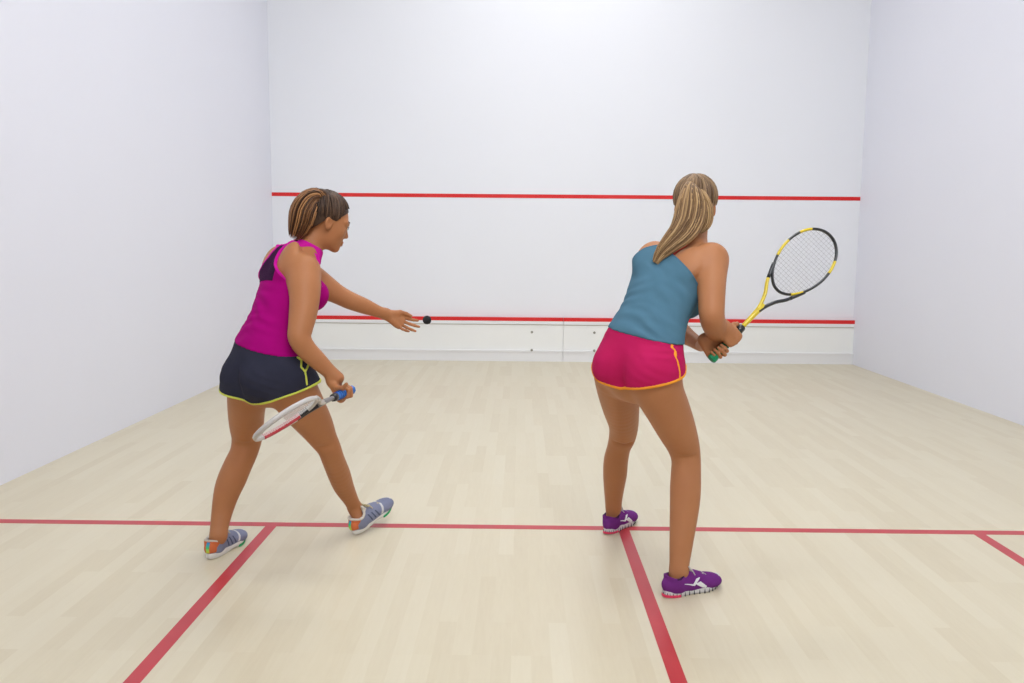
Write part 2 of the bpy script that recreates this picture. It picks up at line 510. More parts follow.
# ---------------------------------------------------------------- anatomy builders (signed-distance groups)
def hand_groups(wrist, y, n, side, curls, spread=(4, 0, -4, -9), thumb=None, s=0.93, fk=.004):
    """wrist point, y finger direction, n back-of-hand normal, side: +1 right hand, -1 left hand
    curls: per finger (mcp, pip, dip) degrees; thumb: three (t, y, n) directions"""
    y = nrm(y); n = np.asarray(n, float); n = nrm(n-y*(n@y))
    t = np.cross(n, y)*(1 if side > 0 else -1)      # towards the thumb
    W = V3(wrist)
    def p(a, b, c): return W+(t*a+y*b+n*c)*s
    palm = chain([(*p(0, -.012, 0), 1), (*p(0, .015, 0), 1), (*p(.002, .05, .001), 1), (*p(.001, .078, .001), 1), (*p(.0, .087, 0), 1)], 2,
                 ratio=[(.0245*s, .0185*s), (.027*s, .018*s), (.036*s, .016*s), (.0395*s, .0135*s), (.037*s, .0105*s)], u=t)
    out = [G(palm, .004, .02)]
    out.append(G([Seg(p(.016, .018, -.006), p(.030, .048, -.010), .013*s, .0125*s)], .004, .012))
    out.append(G([Seg(p(-.022, .02, -.006), p(-.028, .06, -.006), .011*s, .011*s)], .004, .012))
    bx = (.0285, .0098, -.0092, -.0265); by = (.086, .090, .086, .077)
    LN = ((.041, .025, .021), (.046, .028, .022), (.042, .026, .021), (.033, .020, .018))
    RR = (.0089, .0090, .0086, .0076)
    tips = []
    for i in range(4):
        a = math.radians(spread[i])
        yy = nrm(y*math.cos(a)+t*math.sin(a)); c = 0; q = p(bx[i], by[i]-.01, -.001); R = RR[i]*s
        segs = [Seg(p(bx[i]*.8, by[i]-.035, 0), q, R, R*1.04)]
        for j in range(3):
            c += math.radians(curls[i][j]); d = yy*math.cos(c)-n*math.sin(c)
            e = q+d*LN[i][j]*s
            segs.append(Seg(q, e, R*(1.0, .93, .86)[j], R*(.93, .86, .72)[j])); q = e
        tips.append(q)
        out.append(G(segs, .003, fk))
        out.append(G([Ell(p(bx[i], by[i]-.004, .0035), (.0088*s, .0100*s, .0075*s))], .003, .004))
    if thumb is None: thumb = ((.75, .65, -.25), (.45, .88, -.2), (.2, .95, -.15))
    q = p(.020, .020, -.006); segs = []
    rr = (.0125, .0112, .0098, .0078)
    for j, d in enumerate(thumb):
        dd = nrm(t*d[0]+y*d[1]+n*d[2]); e = q+dd*(.042, .034, .027)[j]*s
        segs.append(Seg(q, e, rr[j]*s, rr[j+1]*s)); q = e
    out.append(G(segs, .004, .008))
    return out, tips, q

def head_groups(o, fwd, up, s=1.0):
    H = Frame(o, fwd, up); A = H.A
    w = lambda x, y, z: H.w(x*s, y*s, z*s)
    r = lambda *v: tuple(q*s for q in v)
    g = []
    g.append(G([Ell(w(0, -.014, .030), r(.0735, .094, .083), A)], 0, .02))
    g.append(G([Ell(w(0, .030, -.020), r(.0615, .060, .074), A)], 0, .03))
    g.append(G([Ell(w(0, .030, -.062), r(.050, .052, .040), A)], 0, .025))         # jaw
    g.append(G([Ell(w(0, .070, -.092), r(.020, .017, .016), A)], 0, .022))         # chin
    for sx in (-1, 1):
        g.append(G([Ell(w(.040*sx, .052, -.026), r(.022, .022, .022), A)], 0, .02))  # cheek
        g.append(G([Seg(w(.048*sx, .066, .018), w(.012*sx, .084, .017), .009*s, .009*s)], 0, .012))  # brow
    g.append(G([Seg(w(0, .084, .004), w(0, .099, -.030), .0065*s, .0090*s)], 0, .008))   # nose
    for sx in (-1, 1): g.append(G([Ell(w(.010*sx, .090, -.035), r(.0072, .009, .0065), A)], 0, .006))
    for sx in (-1, 1): g.append(G([Ell(w(.031*sx, .096, .001), r(.017, .014, .010), A)], 0, .008, op='s'))
    for sx in (-1, 1): g.append(G([Ell(w(.031*sx, .0745, .000), r(.0138, .0130, .0130), A)], 0, .003))
    g.append(G([Seg(w(-.017, .086, -.061), w(0, .0895, -.059), .0045*s, .0060*s), Seg(w(.017, .086, -.061), w(0, .0895, -.059), .0045*s, .0060*s)], .004, .006))
    g.append(G([Seg(w(-.015, .086, -.069), w(0, .0885, -.069), .0045*s, .0062*s), Seg(w(.015, .086, -.069), w(0, .0885, -.069), .0045*s, .0062*s)], .004, .006))
    for sx in (-1, 1):
        ex = Frame(w(.072*sx, -.006, -.012), A[1]*.96+A[0]*sx*(-.28), A[2]*.98-A[1]*.18)
        g.append(G([Ell(ex.o, r(.0080, .0165, .0275), ex.A)], 0, .006))
        g.append(G([Ell(ex.w(.009*sx*s, .002*s, .002*s), r(.0078, .0095, .0165), ex.A)], 0, .004, op='s'))
    return H, g

def eyes_and_brows(H, s, parent, brow_m, iris=(0.08, 0.16, 0.30)):
    em = M['eye_white']
    for sx in (-1, 1):
        c = Vector(H.w(.031*sx*s, .0752*s, .0*s))
        o = ball_mesh('eyeball', c, .0128*s, em); reparent(o, parent)
        f = Vector(H.y)
        d = MB(); a = c+f*.0118*s; d.tube([a, a+f*.0016*s], [.0058*s, .0050*s], 14)
        i = d.build('iris', M['iris']); reparent(i, parent)
        d = MB(); a = c+f*.0132*s; d.tube([a, a+f*.0006*s], [.0026*s, .0024*s], 12)
        i = d.build('pupil', M['black']); reparent(i, parent)
        pts = [H.w(sx*x*s, y*s, z*s) for x, y, z in ((.014, .0895, .0215), (.028, .0865, .0265), (.042, .0775, .0265), (.050, .068, .021))]
        d = MB().tube(pts, [.0018*s, .0024*s, .002*s, .001*s], 6); i = d.build('eyebrow', brow_m, smooth=True); reparent(i, parent)
        pts = [H.w(sx*x*s, y*s, z*s) for x, y, z in ((.018, .0850, .003), (.026, .0895, .0072), (.036, .0885, .0072), (.046, .0800, .002))]
        d = MB().tube(pts, .0013*s, 6); i = d.build('eyelashes', M['black']); reparent(i, parent)

def ball_mesh(name, c, r, m, seg=20, rings=12):
    bm = bmesh.new(); bmesh.ops.create_uvsphere(bm, u_segments=seg, v_segments=rings, radius=r)
    bmesh.ops.translate(bm, verts=bm.verts, vec=Vector(c))
    me = bpy.data.meshes.new(name); bm.to_mesh(me); bm.free(); me.materials.append(m)
    for p in me.polygons: p.use_smooth = True
    o = bpy.data.objects.new(name, me); COL.objects.link(o); return o

# ---------------------------------------------------------------- hair
def strands_over_skull(H, s, tie, starts, m, parent, name='hair_strands', r=.0030, lift=.004, seed=1):
    rnd = random.Random(seed); mb = MB()
    c = np.array((0, -.014, .030))*s; rad = np.array((.0735, .094, .083))*s+lift
    tl = (np.array(tie)-c)/rad; tl /= np.linalg.norm(tl)
    for st in starts:
        a = (np.array(st)*s-c)/rad; a = a+np.array([rnd.uniform(-.05, .05) for _ in range(3)]); a /= np.linalg.norm(a)
        b = tl+np.array([rnd.uniform(-.08, .08) for _ in range(3)]); b /= np.linalg.norm(b)
        om = math.acos(max(-1, min(1, a@b))); pts = []
        if om < .05: continue
        n = 9; k = rnd.uniform(-.0015, .0045)
        for i in range(n+1):
            t = i/n; q = (math.sin((1-t)*om)*a+math.sin(t*om)*b)/math.sin(om)
            loc = c+q*(rad+k+.003*math.sin(math.pi*t)); pts.append(H.w(*loc))
        rr = [r*(.55+.45*math.sin(math.pi*min(1, (i+1.5)/n*.9))) for i in range(n+1)]
        mb.tube(pts, rr, 5, cap=False)
    o = mb.build(name, m, smooth=True); return reparent(o, parent)

def ponytail(guide, widths, m, parent, n=150, flat=None, seed=3, r=.0028, tip=.25, name='ponytail'):
    """guide: world points, widths: radius at every guide point, flat=(dir, ratio)"""
    rnd = random.Random(seed); mb = MB()
    Gd = catmull(np.hstack([np.array(guide, float), np.array(widths, float)[:, None]]), 5)
    N = len(Gd)
    up = nrm(Gd[-1][:3]-Gd[0][:3])
    for k in range(n):
        an = rnd.uniform(0, 2*math.pi); rr = math.sqrt(rnd.uniform(0.02, 1)); end = 1-tip*rnd.random()**1.5
        ph = rnd.uniform(0, 6); wob = rnd.uniform(.0, .06)
        pts = []; M_ = 14
        for i in range(M_+1):
            t = i/M_*end*(N-1); j = min(int(t), N-2); f = t-j
            c = Gd[j]*(1-f)+Gd[j+1]*f
            tn = nrm(Gd[j+1][:3]-Gd[j][:3])
            A = np.cross(tn, nrm(flat[0])) if flat is not None else np.cross(tn, (0.3, 0.9, 0.1)); A = nrm(A); B = np.cross(tn, A)
            q = rr+wob*math.sin(ph+i*.7)
            kk = flat[1] if flat is not None else 1
            pts.append(c[:3]+A*math.cos(an)*c[3]*q+B*math.sin(an)*c[3]*q*kk)
        R = [r*(1-.65*(i/M_)**3) for i in range(M_+1)]; R[-1] = r*.15
        mb.tube(pts, R, 5, cap=False)
    o = mb.build(name, m, smooth=True); return reparent(o, parent)

def hair_mat(name, c1, c2, c3):
    m = bpy.data.materials.new(name); m.use_nodes = True
    nt = m.node_tree; b = nt.nodes['Principled BSDF']; N = nt.nodes.new
    g = N('ShaderNodeNewGeometry'); rp = N('ShaderNodeValToRGB')
    e = rp.color_ramp.elements
    e[0].position = 0; e[0].color = (*c1, 1); e[1].position = 1; e[1].color = (*c3, 1)
    k = e.new(.5); k.color = (*c2, 1)
    nt.links.new(g.outputs['Random Per Island'], rp.inputs['Fac'])
    nt.links.new(rp.outputs['Color'], b.inputs['Base Color'])
    b.inputs['Roughness'].default_value = .45; b.inputs['Specular IOR Level'].default_value = .3
    return m

# ---------------------------------------------------------------- shoes
def shoe(base, fwd, pitch, side, parent, kind, label=None, name='shoe'):
    """base: heel centre on the floor; fwd horizontal toe direction; pitch degrees toe-up; side +1 right foot"""
    f = nrm(np.array([fwd[0], fwd[1], 0.0])); up = np.array([0, 0, 1.0])
    a = math.radians(pitch); y = f*math.cos(a)+up*math.sin(a); z = up*math.cos(a)-f*math.sin(a)
    F = Frame(base, y, z); L = .250
    # centre line of the last bends inward a little; k = +1 puts the big toe on the inner side
    ins = -side
    st = [(.012, .000, .044, .020, .026), (.035, .000, .046, .030, .037), (.075, .000, .047, .0325, .041), (.115, .002, .043, .0345, .040),
          (.150, .004, .036, .039, .033), (.185, .006, .030, .0425, .027), (.215, .007, .027, .0400, .024), (.240, .008, .024, .0290, .019)]
    up_ch = chain([(*F.w(ins*cx, yy, zz), 1) for yy, cx, zz, ru, rv in st], 2, ratio=[(ru, rv) for *_, ru, rv in st], u=F.x)
    collar = chain([(*F.w(0, .050, .040), .036), (*F.w(0, .044, .070), .0335), (*F.w(0, .036, .088), .0325)], 2)
    tongue = chain([(*F.w(0, .085, .070), 1), (*F.w(0, .076, .098), 1)], 1, ratio=[(.022, .010), (.020, .006)], u=F.x)
    def clip(X, Y, Z):
        x, yy, zz = F.l(X, Y, Z)
        top = .074+.020*np.clip((yy-.045)/.04, 0, 1)+.010*np.clip((.03-yy)/.03, 0, 1)
        return np.maximum(.012-zz, zz-top)
    hole = G(chain([(*F.w(0, .046, .066), .0255), (*F.w(0, .042, .12), .030)], 1), 0, .004, op='s')
    base_g = [G(up_ch+collar, .010, .01, clip=clip), G(tongue, .004, .006), hole]
    m = M[kind+'_upper']
    sh = sdf_object(name, base_g, .0024, m, parent)
    if label: sh['label'] = label
    # ---- sole: stacked outline rings
    def outline(t):
        """t in 0..2pi ; returns x,y"""
        c, s_ = math.cos(t), math.sin(t)
        yy = L/2-.0+L/2*s_*1.02
        u = yy/L
        wd = .0335+.0105*math.exp(-((u-.72)/.20)**2)-.004*math.exp(-((u-.42)/.14)**2)
        e = abs(c)**.72*(1 if c >= 0 else -1)
        return e*wd+ins*.008*u, yy
    n = 72
    def rings(levels):
        mb = MB(); 
        for zf, sc, mod in levels:
            for i in range(n):
                t = 2*math.pi*i/n; x, yy = outline(t)
                k = sc+(mod*math.cos(i*math.pi/2) if mod else 0)
                x2 = (x-ins*.004)*k+ins*.004; y2 = L/2+(yy-L/2)*(1+(k-1)*.35)
                spring = .016*max(0, (yy/L-.78)/.22)**2+.003*max(0, (.12-yy/L)/.12)
                if kind == 'p1': spring += .006*math.exp(-((yy/L-.55)/.10)**2)*(1 if zf < .006 else 0)
                mb.v.append(tuple(F.w(x2, y2, zf(yy/L)+spring if callable(zf) else zf+spring)))
        m_ = len(levels)
        for j in range(m_-1):
            for i in range(n):
                i2 = (i+1) % n
                mb.f.append((j*n+i, j*n+i2, (j+1)*n+i2, (j+1)*n+i))
        mb.f.append(tuple(range(n))[::-1]); mb.f.append(tuple((m_-1)*n+i for i in range(n)))
        return mb
    if kind == 'p1':
        lv = [(0.0, .90, 0), (.004, .99, 0), (.014, 1.03, 0), (.024, 1.00, 0), (.028, .93, 0)]
    else:
        lv = [(0.0, .88, .0), (.003, .97, .03), (.009, 1.02, .045), (.015, 1.02, .045), (.019, 1.0, .01), (.026, 1.0, 0), (.029, .93, 0)]
    so = rings(lv).build('sole', M[kind+'_sole'], smooth=(kind == 'p1')); reparent(so, parent)
    pm = so.matrix_world.copy(); so.parent = sh
    parts = [so]
    def patch(nm, region, off, mm, h=.0020):
        gs = [base_g[0].copy(off=off), base_g[1].copy(off=off), hole]
        def cl(X, Y, Z): return region(*F.l(X, Y, Z))
        o = sdf_object(nm, gs, h, mm, parent, clip=cl); o.parent = sh; parts.append(o); return o
    def strip(nm, mm, y0, y1, z0, z1, out=.0015, zb=None):
        """coloured part of the sole wall between y0 and y1 on the outer side and round the end"""
        mb = MB(); k = 0; rows = []
        for i in range(n*2):
            t = 2*math.pi*i/(n*2); x, yy = outline(t)
            u = yy/L
            if y0 <= u <= y1:
                rows.append((t, x, yy, u))
        # keep the order continuous: split into the run(s)
        runs = []; cur = []
        last = None
        for q in rows:
            if last is not None and q[0]-last > .1: runs.append(cur); cur = []
            cur.append(q); last = q[0]
        if cur: runs.append(cur)
        if len(runs) == 2 and runs[0][0][0] < .1 and runs[1][-1][0] > 6.2: runs = [runs[1]+runs[0]]
        for run in runs:
            mb = MB(); b0 = 0
            for (t, x, yy, u) in run:
                k = 1.035+out/.04
                spring = .016*max(0, (u-.78)/.22)**2+.003*max(0, (.12-u)/.12)
                x2 = (x-ins*.004)*k+ins*.004; y2 = L/2+(yy-L/2)*(1+(k-1)*.35)
                xi = (x-ins*.004)*.93+ins*.004; yi = L/2+(yy-L/2)*.97
                for (xx, y_, zz) in ((xi, yi, z0), (x2, y2, z0), (x2, y2, z1), (xi, yi, z1)):
                    mb.v.append(tuple(F.w(xx, y_, zz+spring)))
            m2 = len(run)
            for j in range(m2-1):
                for a_ in range(4):
                    b_ = (a_+1) % 4
                    mb.f.append((b0+j*4+a_, b0+j*4+b_, b0+(j+1)*4+b_, b0+(j+1)*4+a_))
            mb.f.append((b0, b0+1, b0+2, b0+3)); e = b0+(m2-1)*4; mb.f.append((e+3, e+2, e+1, e))
            o = mb.build(nm, mm); reparent(o, parent); o.parent = sh; parts.append(o)
    # laces
    def top(yy, x=0):
        # height of the instep surface at (x, yy)
        ys = [q[0] for q in st]; zz = np.interp(yy, ys, [q[2]+q[4] for q in st]); ru = np.interp(yy, ys, [q[3] for q in st]); rv = np.interp(yy, ys, [q[4] for q in st]); zc = np.interp(yy, ys, [q[2] for q in st])
        return zc+rv*math.sqrt(max(0, 1-(x/ru)**2))
    lb = MB()
    for i in range(5):
        y0 = .100+.016*i
        for sgn in (-1, 1):
            pts = []
            for j in range(6):
                x = sgn*(-.017+.034*j/5); yy = y0+.012*j/5
                pts.append(F.w(x+ins*.003, yy, top(yy, x)+.0030))
            lb.tube(pts, .0024, 6)
    bow = [(0, .098, .004), (.012*side, .090, .020), (.026*side, .088, .024), (.030*side, .094, .012), (.014*side, .098, .006), (0, .098, .006)]
    bow2 = [(-x, y+.002, z) for x, y, z in bow]
    zt = top(.098)
    for bw in (bow, bow2):
        lb.tube([F.w(x, y, zt+z) for x, y, z in catmull(bw, 4)], .0026, 6)
    lb.tube([F.w(x*side, y, z) for x, y, z in catmull([(0, .098, zt+.006), (.018, .106, zt+.008), (.030, .114, zt-.010)], 4)], .0022, 6)
    lb.tube([F.w(x*side, y, z) for x, y, z in catmull([(0, .098, zt+.006), (-.016, .108, zt+.006), (-.028, .118, zt-.012)], 4)], .0022, 6)
    o = lb.build('laces', M[kind+'_laces'], smooth=True); reparent(o, parent); o.parent = sh
    if kind == 'p1':
        patch('heel_counter', lambda x, y, z: np.maximum(y-.016-.9*np.clip(z-.048, 0, .02), np.maximum(.028-z, -.076+z)), .0012, M['p1_orange'])
        patch('heel_tab', lambda x, y, z: np.maximum(np.maximum(np.abs(x)-.0075, y-.03), np.maximum(.030-z, z-.074)), .0026, M['p1_tab'])
        for k, sg in [(k, sg) for k in range(3) for sg in (-1, 1)]:
            c = .088+.021*k
            patch('side_stripe', lambda x, y, z, c=c, sg=sg: np.maximum(np.abs((y-c)+.45*(z-.045))-.0042, np.maximum(.027-z, np.maximum(z-.066+.12*(y-.085), .010-sg*x))), .0012, M['p1_stripe'])
        for sg in (-1, 1):
            patch('overlay', lambda x, y, z, sg=sg: np.maximum(np.abs((y-.158)-.55*(z-.035))-.0065, np.maximum(.026-z, .012-sg*x)), .0014, M['p1_white'])
        patch('sock_liner', lambda x, y, z: np.maximum(-(z-(.066+.020*np.clip((y-.045)/.04, 0, 1)+.010*np.clip((.03-y)/.03, 0, 1))), y-.092), .0016, M['p1_sock'])
        strip('sole_edge', M['p1_green'], .62, .93, .0015, .011)
    else:
        gm = MB()
        for i in range(38):
            t = 2*math.pi*(i+.5)/38; x, yy = outline(t); u = yy/L
            sp_ = .016*max(0, (u-.78)/.22)**2+.003*max(0, (.12-u)/.12)
            x2 = (x-ins*.004)*1.03+ins*.004; y2 = L/2+(yy-L/2)*1.012
            gm.tube([F.w(x2, y2, .001+sp_), F.w(x2, y2, .008+sp_), F.w(x2*.985, y2, .0175+sp_)], [.0024, .0022, .0008], 6)
        o = gm.build('sole_grooves', M['p2_groove'], smooth=True); reparent(o, parent); o.parent = sh
        strip('heel_pads', M['p2_pink'], -.01, .24, .001, .010, out=.0022)
        # white side mark: crossed sweeping blades
        mark = [[(.062, .053), (.092, .047), (.112, .042), (.104, .037), (.086, .044), (.062, .0505)],
                [(.098, .040), (.118, .062), (.138, .064), (.122, .050), (.110, .036)],
                [(.112, .044), (.136, .050), (.165, .027), (.160, .022), (.146, .024), (.128, .034)]]
        for pg, sg in [(pg, sg) for pg in mark for sg in (-1, 1)]:
            patch('side_mark', lambda x, y, z, pg=pg, sg=sg: np.maximum(poly2d(y, z, pg), .012-sg*x), .0014, M['p2_white'], h=.0016)
        patch('collar_lining', lambda x, y, z: np.maximum(-(z-(.0705+.020*np.clip((y-.045)/.04, 0, 1)+.010*np.clip((.03-y)/.03, 0, 1))), .03-y), .0012, M['p2_lining'])
    return sh, F

# ---------------------------------------------------------------- racket
def racket(butt, tip, normal, label, style):
    """squash racket; local y along the shaft, z the string-plane normal"""
    b = V3(butt); t = V3(tip); F = Frame(b, t-b, normal)
    # Frame keeps z = normal exactly; rebuild so that y is exact
    y = nrm(t-b); z = nrm(np.asarray(normal)-y*(np.asarray(normal)@y)); x = np.cross(y, z)
    F.x, F.y, F.z = x, y, z; F.A = np.array([x, y, z])
    root = empty('squash_racket', tuple(b), label, 'racket')
    root.matrix_world = F.mat(); bpy.context.view_layer.update()
    L = .685
    def add(o): o.parent = root; return o
    # head outline (teardrop egg): centre y .525
    yc, a_, w_ = .527, .152, .0985
    def hoop(th):
        c, s = math.cos(th), math.sin(th)
        yy = yc+a_*s; wd = w_*(1+.085*s)
        return (wd*c*(1-.04*max(0, -s)**2), yy, 0)
    def hoop_arc(t0, t1, n=24): return [hoop(t0+(t1-t0)*i/n) for i in range(n+1)]
    segs = style['hoop']   # list of (deg0, deg1, material)
    full = MB().closed_tube([hoop(2*math.pi*i/96) for i in range(96)], .0052, 8, flat=(0, 0, 1), ratio=1.7)
    fr = add(full.build('frame', style['frame'], smooth=True))
    for (d0, d1, mm) in segs:
        o = MB().tube(hoop_arc(math.radians(d0), math.radians(d1), 14), .0056, 8, flat=((0, 0, 1), 1.72)).build('frame_colour_band', mm, fr, smooth=True)
    # inner grommet line
    # throat: two arms from the shaft
    lo = [hoop(math.radians(-90+d)) for d in (62,)][0]; ro = hoop(math.radians(-90-62))
    arms = []
    for sgn, mm in ((-1, style['arm_l']), (1, style['arm_r'])):
        e = hoop(math.radians(-90+sgn*50)); e2 = hoop(math.radians(-90+sgn*34))
        pts = catmull([(0.003*sgn, .262, 0), (.010*sgn, .295, 0), (.026*sgn, .335, 0), (.050*sgn, .372, 0), (e[0]*1.03, e[1]-.006, 0), (hoop(math.radians(-90+sgn*64))[0]*1.03, hoop(math.radians(-90+sgn*64))[1], 0)], 4)
        R_ = [.0062+.0012*(1-i/len(pts)) for i in range(len(pts))]; k = int(len(pts)*.66)
        arm = add(MB().tube(pts[:k+1], R_[:k+1], 8, flat=((0, 0, 1), 1.45)).build('throat_arm', mm, smooth=True))
        MB().tube(pts[k:-2], [q*1.04 for q in R_[k:-2]], 8, flat=((0, 0, 1), 1.5)).build('throat_joint', style['joint'], arm, smooth=True)
    add(MB().tube([(0, .155, 0), (0, .195, 0), (0, .25, 0), (0, .285, 0), (0, .297, 0)], [.0085, .0088, .0105, .0125, .008], 10, flat=((0, 0, 1), .95)).build('shaft', style['shaft'], smooth=True))
    # handle
    g = MB().tube([(0, .0, 0), (0, .004, 0), (0, .018, 0), (0, .03, 0), (0, .10, 0), (0, .154, 0)], [.0150, .0178, .0178, .0155, .0152, .0145], 8)
    gr = add(g.build('grip', style['grip'], smooth=False))
    hx = MB()
    pts = []; 
    for i in range(140):
        an = i/140*2*math.pi*7; pts.append((math.cos(an)*.0158, .025+.125*i/140, math.sin(an)*.0158))
    add(MB().tube(pts, .0011, 5).build('grip_wrap_edge', style['grip2'], smooth=True))
    add(MB().tube([(0, .152, 0), (0, .155, 0), (0, .176, 0), (0, .180, 0)], [.0135, .0158, .0140, .009], 12).build('collar', style['collar'], smooth=True))
    # strings: woven bed
    sm = MB(); rs = .00065
    nm = 14
    for i in range(nm):
        x = -w_+.0125+(2*w_-.025)*i/(nm-1)
        c = x/(w_*1.02)
        if abs(c) >= .985: continue
        # find y limits on the hoop numerically
        ys = [hoop(th)[1] for th in [k*math.pi/180 for k in range(0, 181)] if abs(hoop(th)[0]-x) < .004]
        yb = [hoop(-th)[1] for th in [k*math.pi/180 for k in range(0, 181)] if abs(hoop(-th)[0]-x) < .004]
        if not ys or not yb: continue
        sm.tube([(x, min(yb)+.001, 0), (x, max(ys)-.001, 0)], rs, 4)
    nc = 20
    for i in range(nc):
        yy = yc-a_+.014+(2*a_-.026)*i/(nc-1)
        s = (yy-yc)/a_
        if abs(s) >= 1: continue
        xx = w_*(1+.085*s)*math.sqrt(1-s*s)*(1-.04*max(0, -s)**2)
        sm.tube([(-xx, yy, .0006), (xx, yy, .0006)], rs, 4)
    add(sm.build('string_bed', style['strings']))
    return root, F
# ---------------------------------------------------------------- materials for the players
def skin_mat(name, c, c2):
    return mat(name, c, 0.5, 0.28, noise=(7, 0.55, c2), bump=(160, 0.05), sss=0.08)
M['skin1'] = skin_mat('tanned_skin', (0.40, 0.162, 0.064), (0.45, 0.195, 0.082))
M['skin2'] = skin_mat('fair_tanned_skin', (0.42, 0.175, 0.072), (0.47, 0.208, 0.092))
M['eye_white'] = mat('eye_white', (0.75, 0.72, 0.70), 0.2)
M['iris'] = mat('iris_blue', (0.07, 0.13, 0.24), 0.2)
M['brow'] = mat('brow_hair', (0.07, 0.035, 0.018), 0.7)
M['brow2'] = mat('brow_hair_fair', (0.16, 0.09, 0.045), 0.7)
M['lips'] = mat('lips', (0.52, 0.17, 0.13), 0.4)
M['hair1'] = hair_mat('brown_hair_highlights', (0.030, 0.013, 0.007), (0.12, 0.050, 0.018), (0.42, 0.20, 0.075))
M['hair1d'] = hair_mat('dark_brown_hair', (0.03, 0.016, 0.010), (0.055, 0.028, 0.015), (0.115, 0.062, 0.032))
M['hair2'] = hair_mat('dark_blonde_hair', (0.09, 0.045, 0.018), (0.26, 0.150, 0.062), (0.52, 0.34, 0.16))
M['hair2d'] = hair_mat('dark_blonde_roots', (0.10, 0.055, 0.03), (0.19, 0.115, 0.058), (0.31, 0.20, 0.105))
def fabric(name, c, c2, sc=900, b=0.15, rough=0.85):
    return mat(name, c, rough, 0.08, noise=(14, 0.4, c2), bump=(sc, b))
M['magenta'] = fabric('magenta_jersey', (0.34, 0.001, 0.155), (0.39, 0.002, 0.18))
M['magenta_trim'] = fabric('bright_magenta_piping', (0.56, 0.010, 0.30), (0.60, 0.02, 0.33))
M['mesh_plum'] = fabric('dark_plum_mesh', (0.040, 0.010, 0.042), (0.06, 0.014, 0.06), 500, 0.5)
M['navy'] = fabric('slate_navy_jersey', (0.028, 0.029, 0.047), (0.038, 0.039, 0.062))
M['navy_light'] = fabric('slate_side_panel', (0.085, 0.09, 0.15), (0.10, 0.105, 0.17))
M['lime'] = fabric('lime_piping', (0.60, 0.66, 0.10), (0.66, 0.72, 0.15))
M['teal'] = fabric('steel_blue_jersey', (0.076, 0.172, 0.240), (0.095, 0.20, 0.275))
M['coral'] = fabric('coral_bra_strap', (0.75, 0.10, 0.09), (0.8, 0.12, 0.1))
M['pink'] = fabric('hot_pink_jersey', (0.46, 0.013, 0.088), (0.53, 0.015, 0.115))
M['orange'] = fabric('orange_piping', (0.86, 0.33, 0.035), (0.9, 0.38, 0.05))
M['p1_upper'] = fabric('grey_blue_mesh', (0.23, 0.25, 0.36), (0.33, 0.35, 0.46), 700, 0.5)
M['p1_stripe'] = fabric('dark_slate_stripe', (0.10, 0.12, 0.19), (0.13, 0.15, 0.22))
M['p1_sole'] = mat('white_foam_sole', (0.74, 0.72, 0.68), 0.6, noise=(30, 0.4, (0.66, 0.64, 0.60)))
M['p1_green'] = mat('green_sole_edge', (0.02, 0.36, 0.12), 0.5)
M['p1_orange'] = fabric('orange_heel', (0.60, 0.15, 0.055), (0.66, 0.19, 0.08))
def tab_mat():
    m = mat('heel_tab_colours', (0.2, 0.7, 0.2), 0.6)
    nt = m.node_tree; b = nt.nodes['Principled BSDF']; tc = nt.nodes.new('ShaderNodeTexCoord')
    sp = nt.nodes.new('ShaderNodeSeparateXYZ'); rp = nt.nodes.new('ShaderNodeValToRGB')
    nt.links.new(tc.outputs['Generated'], sp.inputs[0]); nt.links.new(sp.outputs['Z'], rp.inputs['Fac'])
    e = rp.color_ramp.elements; e[0].position = .15; e[0].color = (.55, .62, .05, 1); e[1].position = .85; e[1].color = (.03, .25, .5, 1)
    k = e.new(.5); k.color = (.05, .55, .16, 1)
    nt.links.new(rp.outputs['Color'], b.inputs['Base Color']); return m
M['p1_tab'] = tab_mat()
M['p1_white'] = mat('pale_overlay', (0.62, 0.62, 0.62), 0.5)
M['p1_sock'] = fabric('cream_sock_liner', (0.62, 0.58, 0.50), (0.66, 0.62, 0.55))
M['p1_laces'] = fabric('pale_gold_laces', (0.58, 0.50, 0.28), (0.66, 0.60, 0.42))
M['p2_upper'] = fabric('purple_mesh', (0.175, 0.030, 0.220), (0.24, 0.055, 0.30), 700, 0.5)
M['p2_sole'] = mat('white_pod_sole', (0.66, 0.64, 0.64), 0.55)
M['p2_pink'] = mat('pink_heel_pads', (0.80, 0.055, 0.13), 0.5)
M['p2_white'] = mat('white_side_mark', (0.80, 0.80, 0.82), 0.45)
M['p2_laces'] = fabric('silver_laces', (0.52, 0.50, 0.46), (0.62, 0.60, 0.56))
M['p2_groove'] = mat('sole_groove_grey', (0.10, 0.10, 0.11), 0.7)
M['p2_lining'] = fabric('dark_collar_lining', (0.05, 0.02, 0.06), (0.07, 0.03, 0.08))

def hairline(n_front=26, n_side=26, n_back=22, seed=0):
    loop = [(0, .072, .088), (.026, .070, .086), (.050, .050, .068), (.064, .034, .040), (.0715, .024, .012), (.073, -.012, .018), (.070, -.045, -.015), (.052, -.075, -.040), (.022, -.092, -.048), (0, -.095, -.048)]
    full = loop+[(-x, y, z) for x, y, z in loop[-2:0:-1]]
    C_ = catmull(full+[full[0]], 14)
    out = [tuple(p) for p in C_]
    rnd = random.Random(seed)
    c = np.array((0, -.014, .030))
    for _ in range(260):
        p = C_[rnd.randrange(len(C_))]; t = rnd.uniform(0, .7)
        q = np.array((0, -.04, .11)); out.append(tuple(p*(1-t)+q*t))
    return out
HAIRLINE = hairline()

